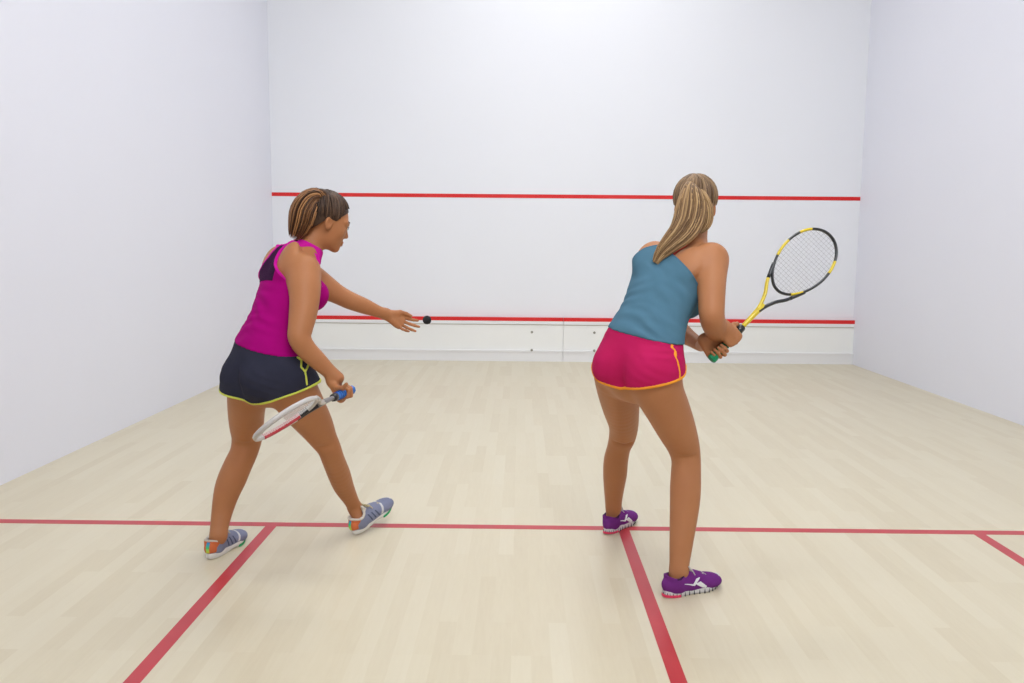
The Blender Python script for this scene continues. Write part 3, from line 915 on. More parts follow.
def hair_cap(H, s, groups, m, parent):
    """close-fitting hair: the skull pushed out, cut back at the hairline"""
    def cl(X, Y, Z):
        x, y, z = H.l(X, Y, Z); x = np.abs(x)/s; y = y/s; z = z/s
        # keep region above a bent hairline: front edge, temple, round the ear, nape
        front = y-(.062+.35*np.maximum(z-.03, 0)-1.2*np.maximum(.070-z, 0)*.5)
        ear = -(z-(.010-.42*(y-.0)*-1 if False else z-z+.006+np.minimum(0, (y+.012))*1.35-np.minimum(0, (y+.062))*1.35))
        return np.maximum(front, ear).astype(np.float32)*s
    gs = [G([Ell(H.w(0, -.014*s, .030*s), (.0735*s, .094*s, .083*s), H.A)], 0, .02), G([Ell(H.w(0, -.040*s, -.010*s), (.060*s, .058*s, .055*s), H.A)], 0, .02)]
    gs = [g.copy(off=.0045*s) for g in gs]
    return sdf_object('hair_cap', gs, .003, m, parent, clip=cl)

def lips(H, s, parent):
    gs = [G([Seg(H.w(-.017*s, .0865*s, -.0612*s), H.w(0, .0912*s, -.0592*s), .0032*s, .0052*s), Seg(H.w(.017*s, .0865*s, -.0612*s), H.w(0, .0912*s, -.0592*s), .0032*s, .0052*s)], .003, .002),
          G([Seg(H.w(-.015*s, .0862*s, -.0682*s), H.w(0, .0902*s, -.0690*s), .0036*s, .0058*s), Seg(H.w(.015*s, .0862*s, -.0682*s), H.w(0, .0902*s, -.0690*s), .0036*s, .0058*s)], .003, .002)]
    sdf_object('lips', gs, .0018, M['lips'], parent)

def garment(name, gs, h, m, parent, off=.006, clip=None, post=None, smooth_it=2):
    return sdf_object(name, [g.copy(off=g.off+off) for g in gs], h, m, parent, clip=clip, post=post, smooth_it=smooth_it)

def folds(F, items):
    """cloth folds: ridges given as (x, y, z, dirx, dirz, wavelength, amp, reach) in frame F"""
    def post(X, Y, Z):
        x, y, z = F.l(X, Y, Z); out = 0
        for (cx, cy, cz, kx, ky, kz, wl, amp, reach) in items:
            d2 = (x-cx)**2+(y-cy)**2+(z-cz)**2
            ph = (x-cx)*kx+(y-cy)*ky+(z-cz)*kz
            w1 = 2.2*np.sin(17*(x+.6*z)+cx*40)+1.6*np.sin(31*(z-.5*x)+cz*30)
            out = out+.75*amp*np.sin(2*math.pi*ph/(wl*1.25)+w1)*np.exp(-d2/(2*reach*reach))
        return out.astype(np.float32)
    return post

def foot_groups(shoes, ankles):
    out = []
    for (b, f, pt, sd), a in zip(shoes, ankles):
        f = nrm([f[0], f[1], 0]); c, s = math.cos(math.radians(pt)), math.sin(math.radians(pt))
        y = f*c+np.array([0, 0, s]); z = np.array([0, 0, c])-f*s; b = np.array(b, float)
        h = b+y*.046+z*.045; m = b+y*.11+z*.036; t = b+y*.18+z*.028
        out.append(G([Seg(a, h, .029, .026), Seg(h, m, .025, .024), Seg(m, t, .024, .015)], .01, .015))
    return out

# ================================================================ PLAYER IN MAGENTA
def build_player_one():
    root = empty('person', (-1.45, 3.95, 0), 'woman in magenta tank top and navy shorts, tossing a ball with her left hand', 'person')
    pel = Frame((-1.4584, 3.8068, 0.7950), (.66, .75, 0), np.array([.12, .12, .98]))
    che = Frame((-1.3901, 3.8953, 1.1171), (.78, .62, 0), np.array((-1.3361, 3.9406, 1.2426))-np.array((-1.4328, 3.8263, 0.9610)))
    up_ = pel.x; uc = che.x; um = nrm(up_*.5+uc*.5)
    tor = chain([(-1.4580, 3.8023, 0.7565, 0.1436), (-1.4582, 3.8045, 0.7758, 0.1650), (-1.4585, 3.8081, 0.8066, 0.1650), (-1.4552, 3.8149, 0.8645, 0.1436), (-1.4403, 3.8222, 0.9263, 0.1164), (-1.4206, 3.8409, 0.9988, 0.1051), (-1.3988, 3.8806, 1.0785, 0.1120), (-1.3814, 3.9091, 1.1482, 0.1107), (-1.3596, 3.9362, 1.2069, 0.0835), (-1.3387, 3.9507, 1.2425, 0.0519)], 2,
                ratio=[(1.0, .80), (1.03, .72), (1.06, .70), (1.08, .72), (1.08, .76), (1.08, .78), (1.12, .80), (1.12, .74), (1.25, .72), (1.2, .8)],
                u=[up_, up_, up_, up_, um, um, uc, uc, uc, uc])
    torso = G(tor, .012, .03)
    glut = [G([Ell(pel.w(-.078, -.045, -.038), (.078, .075, .072))], 0, .03), G([Ell(pel.w(.078, -.045, -.040), (.082, .076, .078))], 0, .03)]
    bust = [G([Ell(che.w(.062, .088, -.012), (.055, .048, .055), che.A)], 0, .03), G([Ell(che.w(-.062, .088, -.012), (.055, .048, .055), che.A)], 0, .03)]
    scap = [G([Ell(che.w(.085, -.070, .070), (.055, .030, .070), che.A)], 0, .04), G([Ell(che.w(-.085, -.070, .070), (.055, .030, .070), che.A)], 0, .04)]
    lleg = G(chain([(-1.5409, 3.8400, 0.7416, 0.0865), (-1.5575, 3.8729, 0.6797, 0.0796), (-1.5828, 3.9252, 0.6124, 0.0729), (-1.6053, 3.9862, 0.5327, 0.0682), (-1.6192, 4.0284, 0.4635, 0.0608), (-1.6312, 4.0214, 0.4051, 0.0556), (-1.6525, 4.0051, 0.3533, 0.0565), (-1.6735, 3.9884, 0.2978, 0.0574), (-1.6903, 3.9722, 0.2467, 0.0520), (-1.7048, 3.9537, 0.1754, 0.0425), (-1.7075, 3.9218, 0.1179, 0.0360), (-1.7040, 3.8977, 0.0841, 0.0348)], 4), .003, .02)
    rleg = G(chain([(-1.3673, 3.7439, 0.7668, 0.0990), (-1.3488, 3.7962, 0.6957, 0.0912), (-1.3290, 3.8492, 0.6302, 0.0830), (-1.2998, 3.9010, 0.5547, 0.0695), (-1.2765, 3.9340, 0.4896, 0.0550), (-1.2563, 3.9490, 0.4444, 0.0471), (-1.2485, 3.9829, 0.3894, 0.0456), (-1.2404, 4.0538, 0.3056, 0.0467), (-1.2335, 4.1156, 0.2305, 0.0422), (-1.2148, 4.1675, 0.1563, 0.0319), (-1.2028, 4.1927, 0.1119, 0.0300)], 4), .003, .02)
    calf = []
    rarm = G(chain([(-1.3090, 3.8013, 1.1680, 0.0649), (-1.2950, 3.7652, 1.1164, 0.0605), (-1.2892, 3.7392, 1.0652, 0.0545), (-1.2891, 3.7131, 1.0145, 0.0504), (-1.2926, 3.6871, 0.9645, 0.0445), (-1.2933, 3.6729, 0.9288, 0.0407), (-1.2715, 3.6783, 0.8873, 0.0371), (-1.2352, 3.6938, 0.8443, 0.0336), (-1.1934, 3.7043, 0.8016, 0.0263), (-1.1605, 3.7065, 0.7749, 0.0226)], 4), .003, .018)
    larm = G(chain([(-1.4579, 4.0563, 1.2079, 0.0577), (-1.3984, 4.0631, 1.1754, 0.0579), (-1.3427, 4.0689, 1.1343, 0.0560), (-1.2931, 4.0851, 1.0967, 0.0501), (-1.2430, 4.1020, 1.0648, 0.0399), (-1.1966, 4.1196, 1.0389, 0.0369), (-1.1429, 4.1474, 1.0141, 0.0330), (-1.0883, 4.1752, 0.9889, 0.0247), (-1.0571, 4.1942, 0.9768, 0.0216)], 4), .003, .018)
    delt = [G([Ell((-1.3053, 3.8018, 1.1718), (.058, .058, .062))], 0, .03)]
    trap = [G([Seg((-1.3428, 3.9515, 1.2504), (-1.3199, 3.8449, 1.1974), .040, .036), Seg((-1.3467, 3.9506, 1.2425), (-1.4386, 4.0469, 1.2123), .038, .034)], .02, .03)]
    neck = G(chain([(-1.3400, 3.9397, 1.2347, 0.0676), (-1.3217, 3.9486, 1.2665, 0.0518), (-1.2994, 3.9580, 1.3023, 0.0449), (-1.2823, 3.9729, 1.3423, 0.0460)], 2), .006, .022)
    s = .98
    hf = nrm([.877, .473, -.36]); H, hg = head_groups((-1.2585, 3.9758, 1.3652), hf, nrm(np.array([0, 0, 1])-hf*hf[2]), s)
    # racket hand
    rdir = nrm(np.array((-1.2123, 3.0678, 0.7412))-np.array((-1.0887, 3.7034, 0.7419)))
    grip = np.array((-1.1270, 3.6959, 0.7238))
    yv = np.array([.50, -.10, -.85]); yv = nrm(yv-rdir*(yv@rdir)); n_ = np.cross(yv, rdir)
    hs = .90
    wr = grip+n_*.0315*hs-yv*.068*hs
    curl = [(72, 74, 52), (76, 76, 55), (78, 76, 55), (76, 72, 50)]
    hr, _, _ = hand_groups(wr, yv, n_, 1, curl, (10, 3, -2, -6), thumb=((.72, .45, -.55), (.42, .35, -.85), (.30, -.25, -.92)), s=hs)
    rarm.prims.append(Seg((-1.1605, 3.7065, 0.7749), wr, .0225, .0195))
    # open throwing hand
    lw = np.array((-1.0571, 4.1942, 0.9768)); yl = nrm([.75, .45, -.50]); nl = nrm([.15, .80, -.58])
    hl, _, _ = hand_groups(lw+yl*.008, yl, nl, -1, [(4, 14, 8), (12, 10, 6), (16, 12, 8), (26, 18, 10)], (12, 2, -9, -20), thumb=((.55, .85, -.15), (.20, .97, -.1), (.05, .98, -.1)), s=.87)
    F_up = np.array([0, 0, 1.0])
    crease = G([Seg(pel.w(0, -.150, .03), pel.w(0, -.138, -.04), .005, .008), Seg(pel.w(0, -.138, -.04), pel.w(0, -.12, -.10), .008, .012)], 0, .035, op='s')
    shoes = [((-1.729, 3.852, 0.0), (.18, .98), 0, -1), ((-1.200, 4.145, 0.004), (.58, .815), 17, 1)]
    feet = foot_groups(shoes, ((-1.7040, 3.8977, 0.0841), (-1.2028, 4.1927, 0.1119)))
    spine = G([Seg(che.w(0, -.118, -.14), che.w(0, -.112, .08), .006, .006)], 0, .02, op='s')
    knee = [G([Seg((-1.2803, 3.8798, 0.4573), (-1.2045, 3.9016, 0.4650), .004, .004)], 0, .022, op='s'), G([Seg((-1.6492, 3.9557, 0.4468), (-1.5496, 3.9665, 0.4452), .004, .004)], 0, .022, op='s')]
    bodyg = [torso]+glut+[crease]+bust+scap+[lleg, rleg]+knee+trap+delt+[neck]+hg+feet+[spine, rarm]+hr+[larm]+hl
    fine = [(np.array((-1.2584, 3.9750, 1.3584))-.14, np.array((-1.2584, 3.9750, 1.3584))+.14, .0035), (wr-.12, wr+.12, .003), (lw-np.array([.03, .06, .1]), lw+np.array([.2, .17, .08]), .003)]
    body = sdf_object('body', bodyg, .006, M['skin1'], root, fine=fine, smooth_it=1)
    eyes_and_brows(H, s, body, M['brow']); lips(H, s, body)
    # hair
    cap = hair_cap(H, s, None, M['hair1d'], root); cap.name = 'hair'
    tie = (0, -.038, .112)
    strands_over_skull(H, s, tie, HAIRLINE, M['hair1d'], cap, r=.0030, lift=.0045*s, seed=4)
    ponytail([(-1.2495, 3.9362, 1.4570), (-1.2716, 3.9224, 1.4696), (-1.2990, 3.9051, 1.4529), (-1.3214, 3.8902, 1.4135), (-1.3346, 3.8847, 1.3670), (-1.3524, 3.8896, 1.3244), (-1.3667, 3.8964, 1.2973)], [.011, .022, .038, .048, .048, .036, .022], M['hair1'], cap, n=380, seed=5, r=.0030, tip=.30)
    tw = MB(); tp = H.w(0, -.040*s, .117*s)
    tdir = nrm(np.array((-1.2795, 3.9228, 1.4734))-np.array((-1.2435, 3.9356, 1.4512))); a0 = nrm(np.cross(tdir, [0, 0, 1])); b0 = np.cross(tdir, a0)
    c0 = np.array((-1.2535, 3.9364, 1.4589))
    tw.closed_tube([c0+a0*.0145*math.cos(t*math.pi/10)+b0*.0145*math.sin(t*math.pi/10) for t in range(20)], .0035, 6, flat=tuple(tdir)); reparent(tw.build('hair_tie', M['hair1d'], smooth=True), root)
    # ---- shorts
    kneeR = np.array((-1.2765, 3.9340, 0.4896)); hipR = np.array((-1.3635, 3.7440, 0.7669)); kneeL = np.array((-1.6192, 4.0284, 0.4635)); hipL = np.array((-1.5347, 3.8239, 0.7759))
    sh_t = [torso]+glut
    thR = G(chain([(-1.3767, 3.7618, 0.7483, 0.0996), (-1.3617, 3.7880, 0.7128, 0.1025), (-1.3423, 3.8410, 0.6477, 0.1005)], 2), .01, .035)
    thL = G(chain([(-1.5409, 3.8396, 0.7377, 0.0923), (-1.5583, 3.8649, 0.6972, 0.0932), (-1.5816, 3.9173, 0.6304, 0.0909)], 2), .01, .035)
    waist = np.array((-1.4554, 3.8171, 0.8837)); wn = nrm(np.array([.10, .10, .98])+nrm([-.78, .62, 0])*.0+np.array([.22, 0, 0])*.0)
    w0 = np.array((-1.5800, 3.8208, 0.9251)); w1 = np.array((-1.3202, 3.7753, 0.8592)); wt = nrm(w1-w0); wn = nrm(np.cross(np.cross(wt, [0, 0, 1]), wt))
    def plane(p, n, X, Y, Z): return (X-p[0])*n[0]+(Y-p[1])*n[1]+(Z-p[2])*n[2]
    def top_cut(X, Y, Z): return plane(w0, wn, X, Y, Z)
    # right hem rises towards the outer side; left hem is level
    hR0 = np.array((-1.4078, 3.6940, 0.6870)); dR = nrm(kneeR-hipR)
    hL0 = np.array((-1.5471, 3.7832, 0.6862)); dL = nrm(kneeL-hipL)
    nR = nrm(dR*.45+np.array([.0, .0, -1])*.6+pel.x*.24)
    nL = nrm(dL*.15+np.array([0, 0, -1])*.85-pel.x*.06)
    def hemR(X, Y, Z):
        x, y, z = pel.l(X, Y, Z)
        return (plane(hR0, nR, X, Y, Z)+.035*np.exp(-((x-.165)/.035)**2-((y-.03)/.05)**2)).astype(np.float32)
    def hemL(X, Y, Z): return plane(hL0, nL, X, Y, Z).astype(np.float32)
    xc = pel.l(*np.array((-1.4750, 3.7631, 0.6809)))[0]
    def hem(X, Y, Z):
        x, y, z = pel.l(X, Y, Z); m = np.clip((x-xc)/.028+.5, 0, 1)
        return (hemR(X, Y, Z)*m+hemL(X, Y, Z)*(1-m)).astype(np.float32)
    allg = [torso]+glut+[lleg.copy(ko=.02), rleg.copy(ko=.02), thR, thL]
    hips = folds(pel, [(.10, -.10, -.07, .25, 0, .97, .030, .0022, .07), (-.09, -.11, -.09, -.2, 0, .97, .034, .0018, .06), (.15, 0, .0, .3, .1, .9, .024, .0016, .05)])
    sh = sdf_object('shorts', [g.copy(off=.006) for g in allg]+[crease], .005, M['navy'], root, smooth_it=2, post=hips, clip=lambda X, Y, Z: np.maximum(hem(X, Y, Z), top_cut(X, Y, Z)))
    t1 = sdf_object('hem_piping', [g.copy(off=.0082) for g in allg], .003, M['lime'], root, smooth_it=1, clip=lambda X, Y, Z: np.maximum(hem(X, Y, Z)-.0015, -.0085-hem(X, Y, Z)), lohi=(pel.o-.3, np.array([9, 9, pel.o[2]-.0]))); t1.parent = sh
    surf = [g.copy(off=.0085) for g in allg]
    def stripe(pts, w=.0045):
        def f(X, Y, Z):
            d = None
            for a, b in zip(pts[:-1], pts[1:]):
                sg = Seg(a, b, w, w); dd = sg.ev(X, Y, Z); d = dd if d is None else np.minimum(d, dd)
            return d.astype(np.float32)
        return f
    sd = lambda Z_: None
    def proj_side(pxs):
        return [np.array(q) for q in pxs]
    def stripe_px(pts, w):
        # piping path on the cloth, as a wall through the cloth seen from the outside of the hip
        out = []
        for q in pts: out.append(np.array(q, float))
        cdir = nrm(pel.x*.75-np.array([0, 1, 0])*.65)
        def f(X, Y, Z):
            e1 = nrm(np.cross(cdir, [0, 0, 1])); e2 = np.cross(e1, cdir)
            U = X*e1[0]+Y*e1[1]+Z*e1[2]; Vv = X*e2[0]+Y*e2[1]+Z*e2[2]
            d = None
            for a, b in zip(out[:-1], out[1:]):
                ax_, ay_ = a@e1, a@e2; bx_, by_ = b@e1-ax_, b@e2-ay_
                t = np.clip(((U-ax_)*bx_+(Vv-ay_)*by_)/(bx_*bx_+by_*by_), 0, 1)
                dd = np.sqrt((U-ax_-t*bx_)**2+(Vv-ay_-t*by_)**2)-w
                d = dd if d is None else np.minimum(d, dd)
            depth = (X-pel.o[0])*cdir[0]+(Y-pel.o[1])*cdir[1]+(Z-pel.o[2])*cdir[2]
            return np.maximum(np.maximum(d, -depth+.02), np.maximum(hemR(X, Y, Z), top_cut(X, Y, Z))).astype(np.float32)
        return f
    for pts in ([(-1.3062, 3.6941, 0.8530), (-1.2893, 3.6928, 0.8401), (-1.2947, 3.6901, 0.8178), (-1.2777, 3.6882, 0.7994), (-1.2698, 3.6826, 0.7512)], [(-1.2777, 3.6882, 0.7994), (-1.2574, 3.6910, 0.8218)]):
        o = sdf_object('side_piping', surf, .003, M['lime'], root, clip=stripe_px(pts, .0042), smooth_it=1); o.parent = sh
    # ---- tank top
    hem_t0 = np.array((-1.5836, 3.8176, 0.8981)); hem_t1 = np.array((-1.3453, 3.7547, 0.8578)); ht = nrm(hem_t1-hem_t0); hn = nrm(np.cross(np.cross(ht, [0, 0, 1]), ht))
    tank_src = [torso]+bust+scap+trap+[delt[0].copy(ko=.02)]
    back = [(-0.32, -0.6), (0.32, -0.6), (0.26, -0.12), (0.15, -0.035), (0.112, -0.01), (0.066, 0.03), (0.045, 0.07), (0.042, 0.11), (0.052, 0.148), (0.088, 0.212), (0.056, 0.235), (0.03, 0.178), (0, 0.155), (-0.03, 0.178), (-0.056, 0.235), (-0.088, 0.212), (-0.052, 0.148), (-0.042, 0.11), (-0.045, 0.07), (-0.066, 0.03), (-0.112, -0.01), (-0.15, -0.035), (-0.26, -0.12)]
    front = [(-.32, -.60), (.32, -.60), (.26, -.12), (.150, -.02), (.115, .04), (.092, .10), (.090, .235), (.055, .235), (.050, .12), (0, .075), (-.050, .12), (-.055, .235), (-.090, .235), (-.092, .10), (-.115, .04), (-.150, -.02), (-.26, -.12)]
    def neckline(X, Y, Z):
        x, y, z = che.l(X, Y, Z)
        b = poly2d(x+0*y, z+0*y, back); f = poly2d(x+0*y, z+0*y, front)
        m = np.clip((y+.015)/.03, 0, 1)
        side = np.maximum(z+.03, -.02-z*0) if False else 0
        return np.maximum(b*(1-m)+f*m, z-(.172-.036*m)).astype(np.float32)
    def tcut(X, Y, Z):
        return np.maximum(neckline(X, Y, Z), -plane(hem_t0, hn, X, Y, Z)).astype(np.float32)
    tf = folds(che, [(.05, -.09, -.13, .35, 0, .94, .036, .0036, .06), (.0, -.09, -.24, -.15, 0, .98, .032, .0036, .06), (-.08, -.09, -.14, .5, 0, .86, .038, .0022, .05)])
    tank = garment('tank_top', tank_src, .0045, M['magenta'], root, off=.0090, clip=tcut, post=tf)
    src = [g.copy(off=g.off+.0108) for g in tank_src]
    def trim(X, Y, Z):
        d = neckline(X, Y, Z); return np.maximum(np.abs(d+.003)-.0038, -plane(hem_t0, hn, X, Y, Z)-.0+.05).astype(np.float32)
    o = sdf_object('neck_and_arm_piping', src, .003, M['magenta_trim'], root, clip=trim, smooth_it=1); o.parent = tank
    ssrc = [torso]+bust+scap+trap+delt+[neck, rarm, larm]
    for mid in (np.array((-1.3293, 3.8904, 1.2255)), np.array((-1.3867, 3.9936, 1.2257))):
        xm, ym, zm = che.l(*mid)
        def sclip(X, Y, Z, xm=xm, ym=ym, zm=zm):
            x, y, z = che.l(X, Y, Z)
            return np.maximum(np.maximum(np.abs(x-xm-.010*np.sign(xm-.02))-.016, np.abs(y-ym)-.085), np.maximum(zm-.065-z, z-zm-.056)).astype(np.float32)
        o = sdf_object('shoulder_strap', ssrc, .003, M['magenta_trim'], root, clip=sclip, post=lambda X, Y, Z: np.float32(-.0062), smooth_it=1, lohi=(mid-.13, mid+.13)); o.parent = tank
    mesh_poly = [(0, 0.15), (0.027, 0.172), (0.052, 0.222), (0.056, 0.224), (0.08, 0.207), (0.046, 0.147), (0.036, 0.11), (0.039, 0.072), (0.059, 0.036), (0.082, 0.01), (0.066, -0.034), (-0.066, -0.034), (-0.082, 0.01), (-0.059, 0.036), (-0.039, 0.072), (-0.036, 0.11), (-0.046, 0.147), (-0.08, 0.207), (-0.056, 0.224), (-0.052, 0.222), (-0.027, 0.172)]
    def meshc(X, Y, Z):
        x, y, z = che.l(X, Y, Z); return np.maximum(poly2d(x+0*y, z+0*y, mesh_poly), np.maximum(y+.0, z-.172)).astype(np.float32)
    o = sdf_object('mesh_back_panel', [g.copy(off=g.off+.0100) for g in tank_src], .003, M['mesh_plum'], root, clip=meshc, smooth_it=1); o.parent = tank
    # ---- shoes
    for sb, sf, sp_, sd_ in shoes: shoe(sb, sf, sp_, sd_, root, 'p1')
    # ---- racket and ball
    butt = grip-rdir*.052
    xr = nrm([.65, -.44, .60]); nr = np.cross(xr, rdir)
    M['white_frame'] = mat('white_frame', (0.50, 0.47, 0.44), .3, .5, coat=.3)
    M['red_frame'] = mat('red_frame', (0.50, 0.03, 0.04), .3, .5, coat=.3)
    M['blue_grip'] = mat('blue_grip', (0.03, 0.16, 0.52), .6)
    M['blue_grip2'] = mat('blue_grip_edge', (0.02, 0.09, 0.36), .6)
    M['grey_metal'] = mat('grey_shaft', (0.22, 0.21, 0.21), .35, .5)
    M['string_w'] = mat('white_strings', (0.72, 0.72, 0.70), .5)
    racket(butt, butt+rdir*.685, nr, 'white and red squash racket with blue grip, held low by the woman in magenta',
           dict(frame=M['white_frame'], hoop=[(172, 246, M['red_frame']), (247, 268, M['black'])], arm_l=M['black'], arm_r=M['white_frame'], joint=M['white_frame'], shaft=M['grey_metal'], grip=M['blue_grip'], grip2=M['blue_grip2'], collar=M['black'], strings=M['string_w']))
    bl = ball_mesh('squash_ball', (0, 0, 0), .0205, M['rubber'], 28, 18); bl.location = (-0.9125, 4.4816, 0.9263)
    bl['label'] = 'small black squash ball in the air beyond the open left hand'; bl['category'] = 'ball'

# ================================================================ PLAYER IN BLUE
def build_player_two():
    root = empty('person', (.05, 3.9, 0), 'woman in blue top and hot pink shorts, both hands on a yellow and black racket', 'person')
    pel = Frame((-0.0331, 3.6766, 0.8584), (.66, .75, 0), np.array([.12, .10, .98]))
    che = Frame((0.0804, 3.7804, 1.1354), (.60, .80, 0), np.array((0.1766, 3.8686, 1.2790))-np.array((0.0043, 3.7019, 0.9864)))
    up_ = pel.x; uc = che.x; um = nrm(up_*.5+uc*.5)
    tor = chain([(-0.0380, 3.6697, 0.7996, 0.1295), (-0.0364, 3.6723, 0.8217, 0.1517), (-0.0349, 3.6762, 0.8548, 0.1554), (-0.0225, 3.6836, 0.9173, 0.1406), (0.0006, 3.7010, 0.9790, 0.1206), (0.0257, 3.7277, 1.0329, 0.1102), (0.0547, 3.7549, 1.0913, 0.1128), (0.0858, 3.7923, 1.1501, 0.1177), (0.1214, 3.8294, 1.2062, 0.1073), (0.1604, 3.8602, 1.2520, 0.0695)], 2,
                ratio=[(1.0, .80), (1.03, .74), (1.05, .72), (1.07, .72), (1.08, .74), (1.10, .76), (1.12, .78), (1.14, .72), (1.22, .68), (1.2, .75)],
                u=[up_, up_, up_, up_, um, um, uc, uc, uc, uc])
    torso = G(tor, .012, .03)
    glut = [G([Ell(pel.w(-.072, -.050, -.035), (.078, .076, .074))], 0, .03), G([Ell(pel.w(.074, -.048, -.040), (.082, .078, .080))], 0, .03)]
    bust = [G([Ell(che.w(.062, .088, -.012), (.055, .046, .055), che.A)], 0, .03), G([Ell(che.w(-.062, .088, -.012), (.055, .046, .055), che.A)], 0, .03)]
    scap = [G([Ell(che.w(.085, -.068, .065), (.055, .030, .070), che.A)], 0, .04), G([Ell(che.w(-.085, -.068, .065), (.055, .030, .070), che.A)], 0, .04)]
    lleg = G(chain([(-0.0993, 3.7580, 0.7849, 0.0952), (-0.0891, 3.8300, 0.7104, 0.0820), (-0.0695, 3.9115, 0.6308, 0.0723), (-0.0462, 4.0025, 0.5457, 0.0610), (-0.0411, 4.0654, 0.4804, 0.0559), (-0.0505, 4.0991, 0.4245, 0.0491), (-0.0581, 4.1316, 0.3590, 0.0518), (-0.0572, 4.1636, 0.2879, 0.0513), (-0.0551, 4.2052, 0.2126, 0.0443), (-0.0522, 4.2379, 0.1476, 0.0380), (-0.0490, 4.2581, 0.1041, 0.0349)], 4), .003, .02)
    rleg = G(chain([(0.0082, 3.5812, 0.8141, 0.0951), (0.0283, 3.5945, 0.7537, 0.0867), (0.0668, 3.6267, 0.6815, 0.0797), (0.1044, 3.6587, 0.6075, 0.0714), (0.1389, 3.6909, 0.5355, 0.0602), (0.1538, 3.6996, 0.4795, 0.0538), (0.1532, 3.6891, 0.4321, 0.0547), (0.1498, 3.6728, 0.3787, 0.0564), (0.1457, 3.6560, 0.3221, 0.0543), (0.1367, 3.6323, 0.2488, 0.0485), (0.1271, 3.6087, 0.1764, 0.0418), (0.1201, 3.5917, 0.1175, 0.0361), (0.1176, 3.5830, 0.0863, 0.0351)], 4), .003, .02)
    rarm = G(chain([(0.2344, 3.7423, 1.2278, 0.0614), (0.2261, 3.7057, 1.1733, 0.0535), (0.2197, 3.6692, 1.1199, 0.0484), (0.2156, 3.6429, 1.0669, 0.0453), (0.2155, 3.6278, 1.0245, 0.0425), (0.2342, 3.6641, 0.9885, 0.0412), (0.2636, 3.7211, 0.9570, 0.0346), (0.2910, 3.7689, 0.9331, 0.0275)], 4), .006, .018)
    larm = G(chain([(0.0415, 3.9285, 1.1993, 0.0593), (0.0876, 3.9980, 1.1011, 0.0527), (0.1316, 4.0480, 1.0081, 0.0454), (0.1652, 4.0417, 0.9511, 0.0392), (0.1885, 3.9884, 0.9238, 0.0356), (0.2146, 3.9158, 0.9038, 0.0278), (0.2316, 3.8643, 0.8922, 0.0235)], 4), .003, .018)
    delt = [G([Ell((0.2288, 3.7423, 1.2277), (.056, .056, .060))], 0, .03), G([Ell((0.0353, 3.9375, 1.1911), (.052, .052, .056))], 0, .03)]
    trap = [G([Seg((0.1766, 3.8686, 1.2790), (0.2262, 3.7741, 1.2421), .042, .036), Seg((0.1766, 3.8686, 1.2790), (0.0572, 3.9305, 1.2151), .042, .036)], .02, .03)]
    neck = G(chain([(0.1767, 3.8677, 1.2713, 0.0696), (0.1901, 3.8815, 1.3022, 0.0524), (0.2018, 3.9058, 1.3374, 0.0469), (0.2076, 3.9306, 1.3768, 0.0491)], 2), .006, .022)
    s = 1.0
    hf = nrm([.33, .94, -.20]); H, hg = head_groups((0.2092, 3.9471, 1.4319), hf, nrm(np.array([0, 0, 1])-hf*hf[2]), s)
    butt = np.array((0.2319, 3.6893, 0.8593)); tipd = nrm(np.array((0.7369, 3.8531, 1.3598))-butt)
    g1 = butt+tipd*.110; g0 = butt+tipd*.040
    hs = .88
    n1 = np.array([.32, -.93, -.02]); n1 = nrm(n1-tipd*(n1@tipd)); y1 = np.cross(tipd, n1)
    w1_ = g1+n1*.0300*hs-y1*.079*hs
    hr, _, _ = hand_groups(w1_, y1, n1, 1, [(42, 80, 42), (47, 82, 42), (52, 82, 42), (50, 60, 35)], (9, 2, -6, -16), thumb=((.75, .50, -.45), (.55, .6, -.6), (.45, .3, -.85)), s=hs, fk=.0025)
    n0 = np.array([-.21, .96, -.07]); n0 = nrm(n0-tipd*(n0@tipd)); y0 = np.cross(n0, tipd)
    w0_ = g0+n0*.0310*hs-y0*.068*hs
    hl, _, _ = hand_groups(w0_, y0, n0, -1, [(72, 74, 52), (76, 76, 55), (78, 76, 55), (76, 72, 50)], (6, 2, -2, -6), thumb=((.75, .50, -.45), (.60, .45, -.70), (.45, .1, -.9)), s=hs)
    rarm.prims.append(Seg((0.2910, 3.7689, 0.9331), w1_, .0235, .0195)); larm.prims.append(Seg((0.2316, 3.8643, 0.8922), w0_, .0225, .0185))
    crease = G([Seg(pel.w(0, -.152, .03), pel.w(0, -.140, -.04), .005, .008), Seg(pel.w(0, -.140, -.04), pel.w(0, -.12, -.10), .008, .012)], 0, .035, op='s')
    shoes = [((.060, 3.550, 0), (.90, .44), 0, 1), ((-.085, 4.205, 0), (.55, .83), 0, -1)]
    feet = foot_groups(shoes, ((0.1176, 3.5830, 0.0863), (-0.0490, 4.2581, 0.1041)))
    spine = G([Seg(che.w(0, -.112, -.14), che.w(0, -.106, .06), .006, .006)], 0, .02, op='s')
    knee = [G([Seg((0.0972, 3.6400, 0.4908), (0.1860, 3.6422, 0.5026), .004, .004)], 0, .022, op='s'), G([Seg((-0.1021, 4.0217, 0.4559), (-0.0145, 4.0231, 0.4608), .004, .004)], 0, .022, op='s')]
    bodyg = [torso]+glut+[crease]+bust+scap+[lleg, rleg]+knee+trap+delt+[neck]+hg+feet+[spine, rarm, larm]+hr+hl
    hc = np.array((0.2072, 3.9471, 1.4319)); gc = (g0+g1)/2
    fine = [(hc-.13, hc+.13, .0035), (gc-.13, gc+.13, .003)]
    body = sdf_object('body', bodyg, .006, M['skin2'], root, fine=fine, smooth_it=1)
    eyes_and_brows(H, s, body, M['brow2']); lips(H, s, body)
    cap = hair_cap(H, s, None, M['hair2d'], root); cap.name = 'hair'
    strands_over_skull(H, s, (0, -.045, .110), HAIRLINE, M['hair2d'], cap, r=.0030, lift=.006, seed=8)
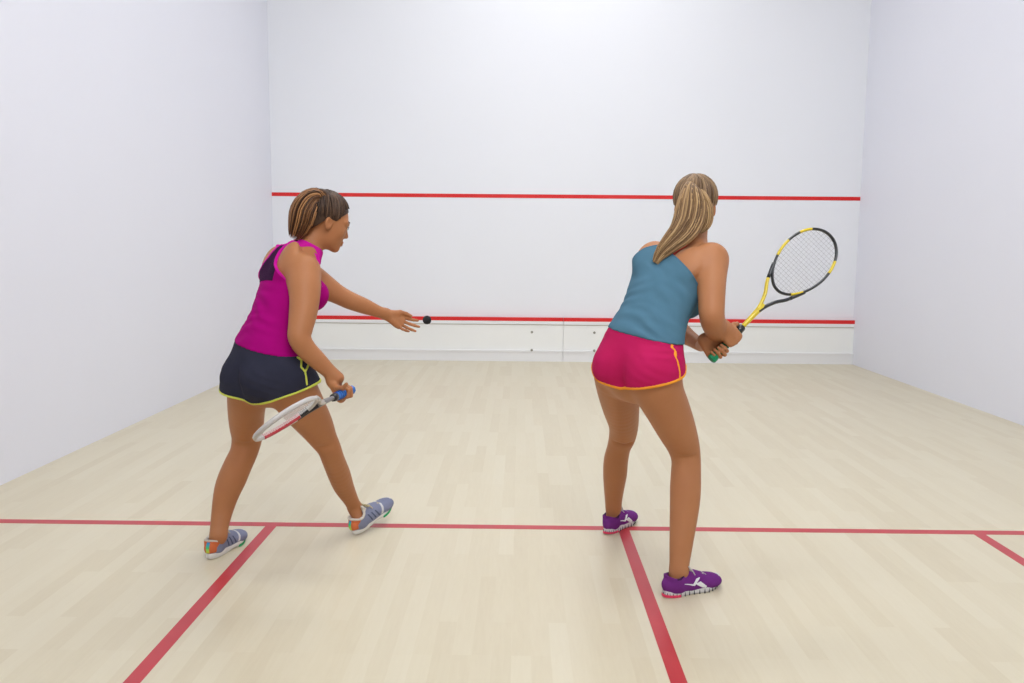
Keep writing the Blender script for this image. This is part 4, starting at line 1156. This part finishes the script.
    ponytail([(0.1799, 3.8761, 1.5158), (0.1678, 3.8225, 1.4895), (0.1621, 3.7860, 1.4353), (0.1494, 3.7692, 1.3790), (0.1217, 3.7532, 1.3304), (0.0793, 3.7380, 1.2893), (0.0426, 3.7333, 1.2522), (0.0207, 3.7288, 1.2151)], [.018, .034, .055, .057, .050, .036, .024, .012], M['hair2'], cap, n=420, flat=((0, -1, 0), .45), seed=9, r=.0030, tip=.22)
    ponytail([(0.1896, 3.8753, 1.5083), (0.2005, 3.8304, 1.4678), (0.2155, 3.8042, 1.4143), (0.2141, 3.7985, 1.3655), (0.1937, 3.7939, 1.3279)], [.012, .025, .030, .026, .012], M['hair2'], cap, n=140, flat=((0, -1, 0), .5), seed=11, r=.0030, tip=.2)
    c0 = np.array((0.1788, 3.8714, 1.5193))
    reparent(MB().closed_tube([c0+np.array([.019*math.cos(t*math.pi/10), .016*math.sin(t*math.pi/10)-.0, .006*math.sin(t*math.pi/10)]) for t in range(20)], .0035, 6, flat=(0, 0, 1)).build('hair_tie', M['hair2d'], smooth=True), root)
    def plane(p, n, X, Y, Z): return (X-p[0])*n[0]+(Y-p[1])*n[1]+(Z-p[2])*n[2]
    # ---- shorts
    kneeR = np.array((0.1448, 3.6990, 0.5182)); hipR = np.array((0.0205, 3.5929, 0.8270)); kneeL = np.array((-0.0419, 4.0742, 0.4697)); hipL = np.array((-0.1007, 3.7508, 0.8091))
    sh_t = [torso]+glut
    thR = G(chain([(0.0061, 3.5928, 0.8269, 0.0973), (0.0136, 3.5977, 0.7823, 0.0922), (0.0264, 3.6117, 0.7285, 0.0873)], 2), .01, .035)
    thL = G(chain([(-0.0932, 3.7517, 0.8167, 0.0949), (-0.0955, 3.7859, 0.7650, 0.0904), (-0.0890, 3.8291, 0.7026, 0.0879)], 2), .01, .035)
    w0 = np.array((-0.1526, 3.6904, 0.9861)); w1 = np.array((0.1119, 3.6353, 0.9244)); wt = nrm(w1-w0); wn = nrm(np.cross(np.cross(wt, [0, 0, 1]), wt))
    def top_cut(X, Y, Z): return plane(w0, wn, X, Y, Z)
    hR0 = np.array((-0.0708, 3.4953, 0.7740)); dR = nrm(kneeR-hipR); nR = nrm(dR*.35+np.array([0, 0, -1])*.7+pel.x*.16)
    hL0 = np.array((-0.1380, 3.6451, 0.7691)); dL = nrm(kneeL-hipL); nL = nrm(dL*.10+np.array([0, 0, -1])*.85-pel.x*.10)
    def hemR(X, Y, Z):
        x, y, z = pel.l(X, Y, Z)
        return (plane(hR0, nR, X, Y, Z)+.030*np.exp(-((x-.165)/.035)**2-((y-.03)/.05)**2)).astype(np.float32)
    def hemL(X, Y, Z):
        x, y, z = pel.l(X, Y, Z)
        return (plane(hL0, nL, X, Y, Z)+.5*np.maximum(-.12-x, 0)).astype(np.float32)
    xc = pel.l(*np.array((-0.0867, 3.6143, 0.7601)))[0]
    def hem(X, Y, Z):
        x, y, z = pel.l(X, Y, Z); m = np.clip((x-xc)/.028+.5, 0, 1)
        return (hemR(X, Y, Z)*m+hemL(X, Y, Z)*(1-m)).astype(np.float32)
    allg = [torso]+glut+[lleg.copy(ko=.02), rleg.copy(ko=.02), thR, thL]
    hips = folds(pel, [(.15, -.06, .03, .15, 0, .97, .026, .0026, .055), (.12, -.1, -.06, .3, 0, .95, .030, .0016, .06), (-.08, -.12, -.09, -.2, 0, .97, .034, .0016, .05)])
    sh = sdf_object('shorts', [g.copy(off=.006) for g in allg]+[crease], .005, M['pink'], root, smooth_it=2, post=hips, clip=lambda X, Y, Z: np.maximum(hem(X, Y, Z), top_cut(X, Y, Z)))
    t1 = sdf_object('hem_piping', [g.copy(off=.0082) for g in allg], .003, M['orange'], root, smooth_it=1, clip=lambda X, Y, Z: np.maximum(hem(X, Y, Z)-.0015, -.0085-hem(X, Y, Z)), lohi=(pel.o-.3, np.array([9, 9, pel.o[2]-.0]))); t1.parent = sh
    surf = [g.copy(off=.0085) for g in allg]
    cdir = nrm(pel.x*.75-np.array([0, 1, 0])*.65)
    def stripe_px(out, w):
        out = [np.array(q, float) for q in out]
        def f(X, Y, Z):
            e1 = nrm(np.cross(cdir, [0, 0, 1])); e2 = np.cross(e1, cdir)
            U = X*e1[0]+Y*e1[1]+Z*e1[2]; Vv = X*e2[0]+Y*e2[1]+Z*e2[2]
            d = None
            for a, b in zip(out[:-1], out[1:]):
                ax_, ay_ = a@e1, a@e2; bx_, by_ = b@e1-ax_, b@e2-ay_
                t = np.clip(((U-ax_)*bx_+(Vv-ay_)*by_)/(bx_*bx_+by_*by_), 0, 1)
                dd = np.sqrt((U-ax_-t*bx_)**2+(Vv-ay_-t*by_)**2)-w
                d = dd if d is None else np.minimum(d, dd)
            depth = (X-pel.o[0])*cdir[0]+(Y-pel.o[1])*cdir[1]+(Z-pel.o[2])*cdir[2]
            return np.maximum(np.maximum(d, -depth+.02), np.maximum(hemR(X, Y, Z), top_cut(X, Y, Z))).astype(np.float32)
        return f
    for pts, w in (([(0.0747, 3.5352, 0.9324), (0.0660, 3.5339, 0.9219), (0.0766, 3.5328, 0.9115), (0.0663, 3.5303, 0.8904), (0.0717, 3.5287, 0.8765), (0.0740, 3.5218, 0.8171)], .0040), ([(0.0802, 3.5324, 0.9080), (0.0698, 3.5303, 0.8905)], .0035)):
        o = sdf_object('side_piping', surf, .003, M['orange'], root, clip=stripe_px(pts, w), smooth_it=1); o.parent = sh
    # ---- tank top with thin straps
    hem0 = np.array((-0.1414, 3.6888, 0.9715)); hem1 = np.array((0.1009, 3.6356, 0.9279)); ht = nrm(hem1-hem0); hn = nrm(np.cross(np.cross(ht, [0, 0, 1]), ht))
    tank_src = [torso]+bust+scap+trap+[d.copy(ko=.02) for d in delt]
    back = [(-.34, -.60), (.34, -.60), (.28, -.14), (.165, -.03), (.140, -.005), (.075, .035), (.020, .070), (-.012, .098), (-.060, .098), (-.100, .075), (-.130, .045), (-.165, .01), (-.175, -.03), (-.28, -.14)]
    front = [(-.34, -.60), (.34, -.60), (.28, -.14), (.165, -.03), (.115, .04), (.088, .10), (.070, .235), (.050, .235), (.060, .12), (0, .05), (-.060, .12), (-.050, .235), (-.070, .235), (-.088, .10), (-.115, .04), (-.165, -.03), (-.28, -.14)]
    def neckline(X, Y, Z):
        x, y, z = che.l(X, Y, Z)
        b = poly2d(x+0*y, z+0*y, back); f = poly2d(x+0*y, z+0*y, front)
        m = np.clip((y+.01)/.03, 0, 1)
        return (b*(1-m)+f*m).astype(np.float32)
    def tcut(X, Y, Z): return np.maximum(neckline(X, Y, Z), -plane(hem0, hn, X, Y, Z)).astype(np.float32)
    tf = folds(che, [(.02, -.09, -.27, .12, 0, .99, .036, .0066, .055), (.10, -.07, -.13, .45, 0, .89, .040, .0052, .055), (-.08, -.09, -.14, -.30, 0, .95, .044, .0036, .06), (.0, -.1, -.04, .5, 0, .86, .050, .0016, .06)])
    tank = garment('tank_top', tank_src, .0045, M['teal'], root, off=.0095, clip=tcut, post=tf)
    src = [g.copy(off=g.off+.0108) for g in tank_src]
    strap = [(-.006, .085), (.004, .086), (-.030, .240), (-.041, .240)]
    # crossing straps over the shoulders and the coral strap beneath them
    def strapc(poly):
        def f(X, Y, Z):
            x, y, z = che.l(X, Y, Z); return np.maximum(poly2d(x+0*y, z+0*y, poly), y-.06).astype(np.float32)
        return f
    o = sdf_object('coral_strap', [g.copy(off=g.off+.0050) for g in tank_src+[neck]], .003, M['coral'], root, clip=strapc([(.002, .070), (.012, .067), (.040, .20), (.030, .20)]), smooth_it=1); o.parent = tank
    o = sdf_object('shoulder_strap', [g.copy(off=g.off+.0085) for g in tank_src+[neck]], .003, M['teal'], root, clip=strapc([(-.052, .080), (-.010, .085), (.020, .20), (-.020, .20)]), smooth_it=1); o.parent = tank
    def edge(X, Y, Z):
        d = neckline(X, Y, Z); return np.maximum(np.abs(d+.003)-.0034, -plane(hem0, hn, X, Y, Z)+.05).astype(np.float32)
    o = sdf_object('neck_edge', src, .003, M['teal'], root, clip=edge, smooth_it=1); o.parent = tank
    for sb, sf, sp_, sd_ in shoes: shoe(sb, sf, sp_, sd_, root, 'p2')
    M['yellow_frame'] = mat('yellow_frame', (0.70, 0.53, 0.015), .3, .5, coat=.3)
    M['black_frame'] = mat('black_frame', (0.014, 0.017, 0.020), .3, .5, coat=.3)
    M['green_grip'] = mat('green_grip', (0.0, 0.22, 0.085), .6)
    M['green_grip2'] = mat('green_grip_edge', (0.0, 0.12, 0.05), .6)
    M['string_g'] = mat('grey_strings', (0.40, 0.40, 0.42), .5)
    nr = np.cross(nrm(np.array([.73, -.12, -.68])), tipd)
    racket(butt, butt+tipd*.685, nr, 'yellow and black squash racket with green grip, in both hands of the woman in blue',
           dict(frame=M['black_frame'], hoop=[(-58, -36, M['yellow_frame']), (14, 36, M['yellow_frame']), (128, 150, M['yellow_frame']), (172, 200, M['yellow_frame'])], arm_l=M['yellow_frame'], arm_r=M['black_frame'], joint=M['black_frame'], shaft=M['yellow_frame'], grip=M['green_grip'], grip2=M['green_grip2'], collar=M['black_frame'], strings=M['string_g']))

build_player_one()
build_player_two()
